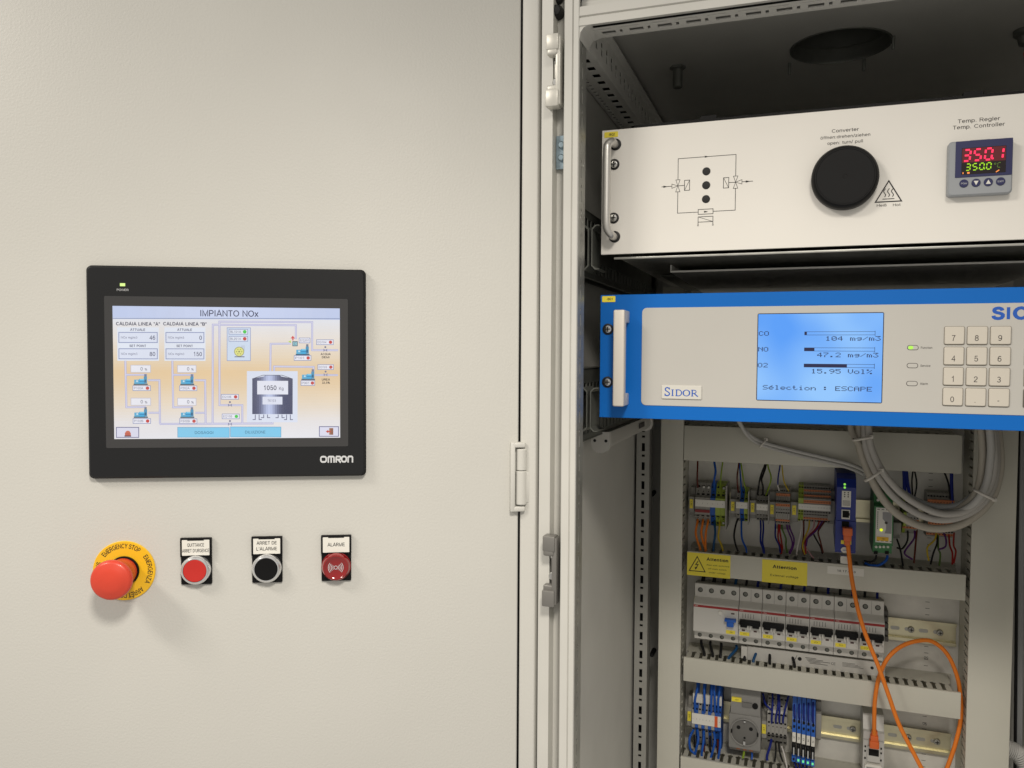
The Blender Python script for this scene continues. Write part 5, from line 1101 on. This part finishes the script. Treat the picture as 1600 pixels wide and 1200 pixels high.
# ------------------------------------------------------------------ wires: each one a thing
def wire(col, label, pts, r=1.25, name='wire', cat='wire', group='wires', n=8, off=None):
    P = [C(*p) for p in pts]
    b = MB(); b.tube(P, r, n); o = b.build(name, wmat(col), None, origin=P[0]); tag(o, label, cat, group); return o
A = lambda x, y, Y: (1060+x/7.5, 720+y/7.5, Y)
B = lambda x, y, Y: (1190+x/7.5, 720+y/7.5, Y)
E = lambda x, y, Y: (1290+x/5, 640+y/5, Y)
g1 = 'wires of the top terminal row'
U = 482; Lw = 482
wire('brown', 'brown wire into the top of the leftmost terminal strip', [A(226, -20, 488), A(226, 10, 486), A(221, 200, 474), A(228, 315, U)], 1.4, group=g1)
wire('blue', 'blue wire into the top of the leftmost terminal strip', [A(420, -10, 488), A(422, 25, 486), A(436, 120, 476), A(420, 230, 474), A(422, 330, U)], 1.8, group=g1)
wire('green and yellow', 'green and yellow wire into the top of the leftmost terminal strip', [A(520, -5, 488), A(517, 30, 486), A(502, 150, 476), A(487, 325, U)], 1.2, group=g1)
wire('brown', 'brown wire into the top of the three way strip', [A(708, 10, 488), A(704, 60, 486), A(688, 200, 474), A(702, 370, U)], 1.2, group=g1)
wire('blue', 'blue wire into the top of the three way strip', [A(716, 10, 490), A(722, 120, 484), A(735, 290, 476), A(744, 375, U)], 1.2, group=g1)
wire('green and yellow', 'green and yellow wire into the top of the three way strip', [A(728, 10, 488), A(738, 60, 484), A(764, 230, 474), A(802, 385, U)], 1.2, group=g1)
wire('black', 'left black wire of the pair above the narrow strip', [A(1020, 20, 488), A(1006, 70, 482), A(958, 200, 476), A(928, 395, U)], 1.4, group=g1)
wire('black', 'right black wire of the pair above the narrow strip', [A(1032, 20, 490), A(1012, 110, 484), A(975, 220, 472), A(990, 300, 472), A(990, 395, U)], 1.4, group=g1)
wire('green and yellow', 'green and yellow wire bowed out above the narrow strip', [B(66, 20, 488), B(82, 90, 484), B(112, 200, 476), B(82, 320, 474), B(50, 405, U)], 1.2, group=g1)
wire('dark blue', 'dark blue wire into the top of the two level terminals', [B(220, 20, 488), B(214, 70, 484), B(194, 190, 478), B(190, 280, 478)], 1.1, group=g1)
wire('white', 'white wire end entering the two level terminals', [B(186, 230, 480), B(188, 280, 478), B(206, 350, U)], 1.0, group=g1)
wire('yellow', 'yellow wire into the top of the two level terminals', [B(236, 20, 488), B(242, 80, 486), B(262, 240, 476), B(318, 355, U)], 1.0, group=g1)
for i, (xa, xm, xb, w_) in enumerate(((226, 203, 262, 'left'), (290, 268, 322, 'middle'), (350, 322, 330, 'right'))):
    wire('orange', f'{w_} of the three thick orange wires under the leftmost strip', [A(xa, 680, 482), A(xa-4, 720, 474), A(xm, 840, 466), A((xm+xb)/2-8, 940, 462), A(xb-12, 1010, 458), A(xb, 1080, 458)], 1.9, group=g1)
wire('petrol', 'petrol blue wire under the leftmost terminal strip', [A(420, 690, 482), A(426, 760, 472), A(432, 850, 466), A(412, 1000, 460), A(412, 1060, 458)], 1.9, group=g1)
wire('yellow', 'yellow green wire under the leftmost terminal strip', [A(485, 700, 482), A(480, 780, 472), A(468, 900, 466), A(500, 975, 462), A(525, 1060, 458)], 1.6, group=g1)
wire('black', 'black wire under the three way strip', [A(695, 685, 482), A(670, 760, 474), A(652, 880, 466), A(672, 990, 460), A(700, 1060, 458)], 1.5, group=g1)
wire('blue', 'blue wire under the three way strip', [A(740, 690, 482), A(738, 800, 472), A(748, 920, 466), A(790, 1020, 460), A(800, 1080, 458)], 1.5, group=g1)
wire('dark blue', 'left dark blue wire under the narrow strip', [A(962, 700, 482), A(966, 800, 474), A(962, 940, 466), A(990, 1030, 460), A(996, 1080, 458)], 1.4, group=g1)
wire('dark blue', 'right dark blue wire under the narrow strip', [A(992, 700, 482), A(996, 800, 474), A(986, 950, 466), A(1004, 1040, 460), A(1006, 1090, 458)], 1.4, group=g1)
lowset = [('dark blue', 'dark blue wire under the two level terminals', [(168, 680), (160, 800), (164, 900), (205, 990), (220, 1080)]), ('red', 'left red wire under the two level terminals', [(204, 700), (196, 800), (196, 920), (236, 1030), (230, 1090)]),
    ('red', 'right red wire under the two level terminals', [(222, 700), (212, 800), (232, 940), (244, 1030), (222, 1090)]), ('green', 'green wire under the two level terminals', [(238, 720), (242, 800), (284, 910), (284, 990), (300, 1080)]),
    ('purple', 'left purple wire under the two level terminals', [(290, 690), (304, 800), (352, 920), (358, 1000), (322, 1080)]), ('purple', 'right purple wire under the two level terminals', [(312, 690), (336, 800), (380, 920), (366, 1010), (330, 1090)]),
    ('white', 'white wire under the twelve way strip', [(468, 700), (470, 780), (446, 900), (416, 1040), (412, 1100)]), ('brown', 'brown wire under the twelve way strip', [(492, 700), (494, 820), (486, 920), (474, 1020), (500, 1100)]),
    ('yellow', 'yellow wire under the twelve way strip', [(560, 700), (552, 790), (506, 900), (482, 1000), (510, 1100)]), ('pink', 'pink wire swinging across under the twelve way strip', [(616, 700), (604, 790), (506, 930), (536, 1040), (612, 1145)]),
    ('red', 'red wire running left under the twelve way strip', [(680, 705), (640, 790), (560, 880), (510, 960), (520, 1090)]), ('black', 'black wire under the right end of the twelve way strip', [(610, 860), (640, 920), (690, 1010), (712, 1090)]),
    ('brown', 'thin brown wire at the right end of the twelve way strip', [(742, 705), (690, 780), (662, 840), (690, 950), (722, 1080)]), ('purple', 'purple wire crossing the twelve way strip\'s red wire', [(715, 705), (660, 790), (606, 850), (540, 910), (522, 1000)])]
for col, lab, pp in lowset:
    n = len(pp); wire(col, lab, [B(x, y, 484-26*(i/(n-1))) for i, (x, y) in enumerate(pp)], 1.25, group=g1)
rs_ = [('dark blue', 'thick dark blue wire above the small hidden strip, left', [(612, 470), (616, 560), (618, 690)], 2.6), ('dark blue', 'thick dark blue wire above the small hidden strip, right', [(630, 470), (640, 570), (664, 700)], 2.4), ('black', 'left thin black wire beside the thick dark blue wires', [(684, 470), (674, 560), (680, 680)], 1.2), ('black', 'right thin black wire beside the thick dark blue wires', [(694, 470), (712, 580), (694, 690)], 1.2),
    ('black', 'slanting black wire above the right hand strip', [(924, 480), (960, 580), (975, 700)], 1.3), ('dark blue', 'thick dark blue wire above the right hand strip', [(984, 480), (984, 600), (990, 745)], 2.4)]
for col, lab, pp, r in rs_: wire(col, lab, [E(x, y, 486-4*i) for i, (x, y) in enumerate(pp)], r, group=g1)
rl_ = [('purple', 'purple wire below the small hidden strip', [(690, 920), (694, 1000), (630, 1090), (620, 1130), (680, 1170)]), ('brown', 'brown wire below the small hidden strip', [(716, 920), (704, 1040), (690, 1200)]), ('black', 'black wire below the small hidden strip', [(640, 930), (640, 1020), (600, 1085), (560, 1080)]),
    ('black', 'long black wire hanging left of the small hidden strip', [(556, 1010), (585, 1100), (604, 1220)]), ('yellow', 'yellow wire below the right hand strip', [(868, 950), (850, 1020), (794, 1080), (806, 1180)]), ('black', 'black wire below the right hand strip', [(866, 960), (872, 1040), (842, 1120), (820, 1210)]), ('green', 'green wire below the right hand strip', [(880, 960), (880, 1080), (896, 1130), (888, 1220)]),
    ('purple', 'purple wire bowed below the right hand strip', [(918, 955), (940, 1010), (936, 1070), (890, 1090)]), ('red', 'left red wire below the right hand strip', [(962, 960), (970, 1060), (990, 1120), (990, 1210)]), ('red', 'right red wire below the right hand strip', [(1004, 960), (1000, 1060), (1018, 1110), (1000, 1200)])]
for col, lab, pp in rl_: 
    n = len(pp); wire(col, lab, [E(x, y, 484-26*(i/(n-1))) for i, (x, y) in enumerate(pp)], 1.3, group=g1)
wire('blue', 'blue wire leaving the bottom of the green relay', [E(484, 1140, 452), E(470, 1180, 448), E(420, 1214, 446), E(360, 1218, 446), E(310, 1200, 452)], 1.9, group=g1)
wire('black', 'black wire leaving the bottom of the green relay', [E(396, 1135, 452), E(388, 1170, 450), E(350, 1190, 452), E(300, 1180, 456)], 1.5, group=g1)
# breaker feeds
g2 = 'breaker wires'
Q7 = lambda x, y, Y: (1040+x/5.714, 850+y/5.714, Y)
for i, (x, c) in enumerate(((325, 'black'), (425, 'black'), (515, 'black'), (620, 'petrol'))):
    wire(c, f'{c} wire into the top of the wide breaker, pole {["one", "two", "three", "four"][i]} from the left', [Q7(x+22, 250, 490), Q7(x+8, 330, 486), Q7(x, 372, 478), Q7(x, 384, 474)], 3.0 if c == 'black' else 2.2, group=g2)
    part_o = MB()
od = ['first', 'second', 'third', 'fourth', 'fifth', 'sixth', 'seventh', 'eighth', 'ninth', 'tenth', 'eleventh', 'twelfth']
for i in range(12):
    c = 'black' if i % 2 == 0 else 'dark blue'; X = 121.2+17.5*(i+.5)
    b = MB(); b.tube([(X+2, 488, -458), (X+1, 486, -470), (X, 476, -478), (X, 464, -481.5)], 2.0, 8)
    b.lathe([(2.4, -480), (3.2, -482), (3.0, -484), (2.2, -485.5)], X, 0, 10, 'z', cy=466)
    o = b.build('wire', wmat(c), None, origin=(X, 470, -480)); tag(o, f'{c} wire into the top of the {od[i]} pole of the two pole breakers', 'wire', g2)
for i, (x0_, x1_, y0_, c) in enumerate(((320, 345, 880, 'black'), (400, 420, 890, 'black'), (497, 490, 905, 'black'), (630, 565, 925, 'petrol'), (712, 705, 930, 'black'), (812, 785, 945, 'petrol'), (930, 930, 955, 'black'), (1130, 1150, 980, 'black'))):
    wire(c, f'{c} wire leaving the bottom of the breaker row, {["first", "second", "third", "fourth", "fifth", "sixth", "seventh", "eighth"][i]} from the left', [Q7(x0_, y0_-20, 480), Q7(x0_, y0_+15, 474), Q7(x1_, y0_+90, 462), Q7(x1_, y0_+130, 460)], 2.2, group=g2)
# lowest row
g3 = 'wires of the lowest row'
R9 = lambda x, y, Y: (1040+x/5.714, 1010+y/5.714, Y)
for i, (xa, xb) in enumerate(((290, 262), (352, 348), (420, 408), (442, 440), (492, 470))):
    wire('blue', f'blue wire over the top of the lowest terminal strip, {["first", "second", "third", "fourth", "fifth"][i]} from the left', [R9(xa-5, 310, 470), R9(xa-8, 380, 462), R9(xb, 480, 458), R9(xb, 560, 459), R9(xb+2, 592, 464)], 1.9, group=g3)
for i, pp in enumerate(([(250, 745), (214, 820), (222, 920), (262, 962), (262, 1000)], [(284, 745), (292, 830), (270, 930), (256, 990)], [(342, 755), (338, 850), (322, 960), (330, 1000)], [(432, 765), (440, 850), (414, 960), (400, 1000)], [(490, 770), (488, 880), (470, 1000)])):
    wire('blue', f'blue wire below the lowest terminal strip, {["first", "second", "third", "fourth", "fifth"][i]} from the left', [R9(x, y, (468, 456, 456, 456, 460)[min(k, 4)]) for k, (x, y) in enumerate(pp)], 1.9, group=g3)
for i, pp in enumerate(([(255, 790), (262, 900)], [(346, 880), (340, 990)], [(400, 800), (398, 900), (408, 990)], [(466, 830), (468, 960)])):
    wire('brown' if i % 2 else 'black', f'{"brown" if i % 2 else "black"} wire behind the blue wires of the lowest strip, {["left", "left of centre", "right of centre", "right"][i]}', [R9(x, y, 472) for x, y in pp], 1.5, group=g3)
wire('green and yellow', 'green and yellow wire under the socket outlet', [R9(704, 890, 470), R9(700, 950, 462), R9(690, 1000, 458)], 1.6, group=g3)
wire('blue', 'blue wire under the socket outlet', [R9(764, 915, 470), R9(772, 970, 462), R9(768, 1010, 458)], 1.5, group=g3)
for i, (xa, xm, xb) in enumerate(((870, 890, 935), (955, 955, 948), (1000, 1006, 985), (1010, 1018, 1016), (1105, 1080, 1050))):
    wire('dark blue', f'dark blue wire over the five way strip, {["first", "second", "third", "fourth", "fifth"][i]} from the left', [R9(xa, 420, 480), R9(xm, 510, 468), R9(xb, 560 if i == 0 else 640, 462), R9(xb, 565 if i == 0 else 690, 468)], 1.5, group=g3)
wire('dark blue', 'dark blue wire below the five way strip', [R9(945, 830, 472), R9(930, 900, 462), R9(905, 980, 460), R9(910, 1020, 458)], 1.9, group=g3)
wire('white', 'white wire below the five way strip', [R9(1035, 890, 474), R9(1058, 960, 464), R9(1080, 1060, 458), R9(1082, 1085, 458)], 1.3, group=g3)
for i, x in enumerate((980, 1012)): wire('black', f'{["left", "right"][i]} black wire below the five way strip', [R9(x, 850, 474), R9(x+4, 930, 466), R9(x-6+i*40, 1030, 460)], 1.4, group=g3)
for i in range(5): wire('dark blue', f'dark blue wire into the top of the {ordr[i]} slim relay', [R9(1160+i*40, 440, 486), R9(1150+i*42, 520, 466), R9(1152+i*41, 600+i*12, 456), R9(1154+i*41, 640+i*10, 456)], 1.5, group=g3)
for i in range(4): wire('dark blue', f'dark blue wire under the {ordr[i]} slim relay', [R9(1142+i*42, 1024, 470), R9(1160+i*34, 1060, 462), R9(1180+i*26, 1120, 460)], 1.5, group=g3)

# ------------------------------------------------------------------ grey cable loop under the analyser
gc = 'cables in the grey loop'
loop = [('beige', 'outermost beige cable of the thick loop under the analyser', 5.4, 372, [(262, 60), (258, 140), (262, 280), (318, 450), (410, 640), (530, 790), (690, 890), (860, 930), (1040, 905), (1190, 815), (1300, 690), (1350, 540), (1366, 400), (1356, 260), (1330, 60)]),
        ('grey', 'second grey cable of the thick loop under the analyser', 4.7, 364, [(300, 60), (302, 140), (312, 280), (372, 450), (470, 610), (600, 740), (780, 840), (950, 862), (1100, 820), (1220, 740), (1300, 620), (1332, 480), (1334, 320), (1316, 60)]),
        ('grey', 'third pale grey cable at the inner edge of the loop', 4.7, 358, [(330, 60), (334, 140), (352, 280), (420, 440), (520, 580), (660, 705), (850, 800), (1000, 815), (1130, 775), (1230, 690), (1300, 560), (1322, 400), (1312, 240), (1296, 60)]),
        ('blue grey', 'innermost blue grey cable of the thick loop', 4.8, 372, [(400, 440), (470, 540), (600, 650), (760, 735), (920, 765), (1060, 738), (1170, 655), (1250, 540), (1290, 400), (1292, 260), (1280, 60)]),
        ('pale grey', 'pale grey cable rising on the right side of the loop', 4.8, 352, [(900, 815), (1040, 800), (1150, 740), (1226, 645), (1266, 540), (1284, 420), (1292, 280), (1272, 60)]),
        ('beige', 'beige cable rising innermost on the right of the loop', 4.9, 362, [(860, 790), (1000, 790), (1110, 730), (1176, 650), (1206, 560), (1222, 430), (1226, 300), (1206, 60)])]
for col, lab, r, Y, pp in loop:
    n = len(pp); wire(col, lab, [E(x, y, Y+10*math.sin(math.pi*i/(n-1))+(22-8*i if n == 8 and i < 3 else 0)) for i, (x, y) in enumerate(pp)], r, 'cable', 'cable', gc, 12)
wire('beige', 'short beige cable leaning out left of the loop', [E(186, 60, 372), E(200, 160, 370), E(228, 220, 368), E(262, 280, 368)], 4.2, 'cable', 'cable', gc, 12)
wire('pale grey', 'upper pale cable crossing the top duct', [(1146, 640, 400), (1156, 662, 410), (1172, 680, 424), (1196, 692, 430), (1242, 704, 430), (1320, 723, 428), (1352, 735, 410)], 2.9, 'cable', 'cable', 'pair of pale cables', 10)
wire('pale grey', 'lower pale cable crossing the top duct', [(1150, 640, 402), (1160, 668, 412), (1174, 686, 426), (1196, 697, 431), (1242, 710, 431), (1320, 729, 429), (1350, 741, 412)], 2.6, 'cable', 'cable', 'pair of pale cables', 10)
TIE = mat('white_cable_tie', (206, 202, 194), .4)
def tie(label, pa, pb, Y, w=2.0, r=2.0):
    p, q = C(*pa, Y), C(*pb, Y); d = (q-p); m_ = (p+q)/2; m_.y -= 9
    b = MB(); b.tube([p+Vector((0, 6, 0)), p+Vector((0, -3, 0))-d*.02, (p+m_)/2+Vector((0, -3.5, 0)), m_, (q+m_)/2+Vector((0, -3.5, 0)), q+Vector((0, -3, 0))+d*.02, q+Vector((0, 6, 0))], r, 8)
    b.rbox(q.x-3, q.x+3, q.y-6, q.y-1, q.z-2.6, q.z+2.6, .8)
    o = b.build('cable_tie', TIE, None, origin=p); tag(o, label, 'cable tie', 'white cable ties')
tie('white cable tie high on the left of the cable loop', (1334, 687), (1361, 682), 356)
tie('white cable tie lower left of the cable loop', (1353, 750), (1377, 734), 356)
tie('white cable tie on the right of the cable loop', (1524, 766), (1553, 780), 356)
tie('white cable tie round the pair of pale cables', (1188, 698), (1197, 686), 424, r=1.6)
# cables in the dark gap between the two units
wire('grey', 'thin grey cable in the dark gap, left', [(1300, 412, 470), (1350, 425, 450), (1395, 442, 440), (1405, 470, 430)], 3.5, 'cable', 'cable', 'cables in the dark gap', 8)
wire('grey', 'thin grey cable in the dark gap, right', [(1395, 405, 470), (1404, 425, 455), (1412, 445, 440), (1412, 470, 430)], 3.5, 'cable', 'cable', 'cables in the dark gap', 8)
wire('black', 'thick black cable in the dark gap between the units', [(1430, 380, 440), (1428, 420, 440), (1422, 452, 430), (1418, 480, 430)], 7, 'cable', 'cable', 'cables in the dark gap', 10)

# ------------------------------------------------------------------ orange network cables with plugs
ORP = mat('orange_plug', (214, 100, 40), .42)
def net_cable(label, pts, r, plug):
    P = [C(*p) for p in pts]; T = thing('network_cable', label, 'network cable', P[0], 'orange network cables'); o = P[0]
    b = MB(); b.tube([p-o for p in P], r, 12); b.build('cable_jacket', wmat('orange'), T)
    d = 1 if plug > 0 else -1
    bb = MB()
    for (w0, w1, z0, z1, y0, y1) in ((6.6, 6.6, 4, 15, -7, 6), (5.4, 5.4, -4, 4.5, -6, 5), (4.2, 4.2, -11, -3.5, -5, 4)):
        bb.rbox(-w0, w0, y0, y1, min(d*z0, d*z1), max(d*z0, d*z1), 1.2)
    bb.build('plug_boot', ORP, T)
    return T
net_cable('orange network cable dropping from the blue gateway across the breakers', [(1324, 840, 408), (1326, 862, 404), (1331, 905, 400), (1340, 950, 398), (1352, 990, 396), (1372, 1040, 396), (1388, 1085, 396), (1404, 1130, 396), (1424, 1170, 396), (1446, 1212, 396), (1470, 1260, 396)], 3.0, 1)
net_cable('orange network cable looping from the coupler round the right duct', [(1366, 1152, 440), (1366, 1130, 430), (1367, 1095, 422), (1373, 1060, 418), (1386, 1030, 420), (1408, 1010, 432), (1436, 1001, 444), (1458, 1003, 452), (1480, 1022, 456), (1495, 1055, 460), (1501, 1090, 466), (1501, 1125, 468), (1492, 1165, 462), (1478, 1205, 456), (1466, 1240, 450)], 3.0, -1)

# ------------------------------------------------------------------ lamp tube under the left support rail, hose at the lower right
pA = CX(938, 690, -24); pB = CX(1006, 670, -24)
T = thing('cabinet_lamp', 'white plastic tube lamp fixed under the left support rail', 'lamp', (pA.x, pA.y, pA.z))
Lg = 300
ow = [(-11, 12), (11, 12), (12, -4), (9, -11), (3, -14), (-3, -14), (-9, -11), (-12, -4)]
part('end_cap', mat('lamp_white', (196, 194, 188), .45), T, lambda b: b.prism(ow, 'y', 0, 10), smooth=60)
part('lamp_tube', mat('lamp_diffuser', (170, 168, 162), .35), T, lambda b: b.prism([(x*.84, z*.84+1) for x, z in ow], 'y', 10, Lg), smooth=60)
part('end_cap', MATS['lamp_white'], T, lambda b: b.prism(ow, 'y', Lg, Lg+10), smooth=60)
for x in (-7, 7): part('cap_screw', BLACKG, T, lambda b: b.lathe([(1.9, .5), (1.9, -.3), (1.2, -.5)], x, 1, 12))
part('rating_label', INKG, T, lambda b: b.box(10.2, 10.8, 200, 240, -1, 6))
P_ = [C(1570, 1168, 470), C(1590, 1176, 470), C(1606, 1196, 470), C(1618, 1230, 470)]
b = MB()
b.tube(P_, 11, 16, 6)
o = b.build('corrugated_hose', wmat('pale grey'), None, origin=P_[0]); tag(o, 'pale corrugated hose behind the wide duct at the lower right corner', 'hose')
rg = MB(); Q = []
for i in range(len(P_)-1):
    for k in range(7): Q.append(P_[i].lerp(P_[i+1], k/7))
for p, q_ in zip(Q, Q[1:]):
    t = (q_-p).normalized(); rg.tube([p-t*.9-P_[0], p+t*.9-P_[0]], 12.6, 16, 1)
ro = rg.build('hose_ribs', wmat('pale grey'), o)
ro['kind'] = 'stuff'
for i, (px, col) in enumerate(((1596, 'blue grey'), (1590, 'black'))):
    wire(col, f'{["grey", "black"][i]} cable running down behind the right duct', [(px+3, 640, 508), (px, 800, 508), (px-2, 1000, 508), (px-4, 1220, 508)], 4.5 if i == 0 else 2.5, 'cable', 'cable', 'cables behind the right duct', 8)
labs = {}
for o in bpy.data.objects:
    if o.parent is None and 'label' in o:
        if o['label'] in labs: print('DUPLICATE LABEL', o['label'])
        labs[o['label']] = 1
        if not 4 <= len(o['label'].split()) <= 16: print('LABEL LENGTH', len(o['label'].split()), o['label'])
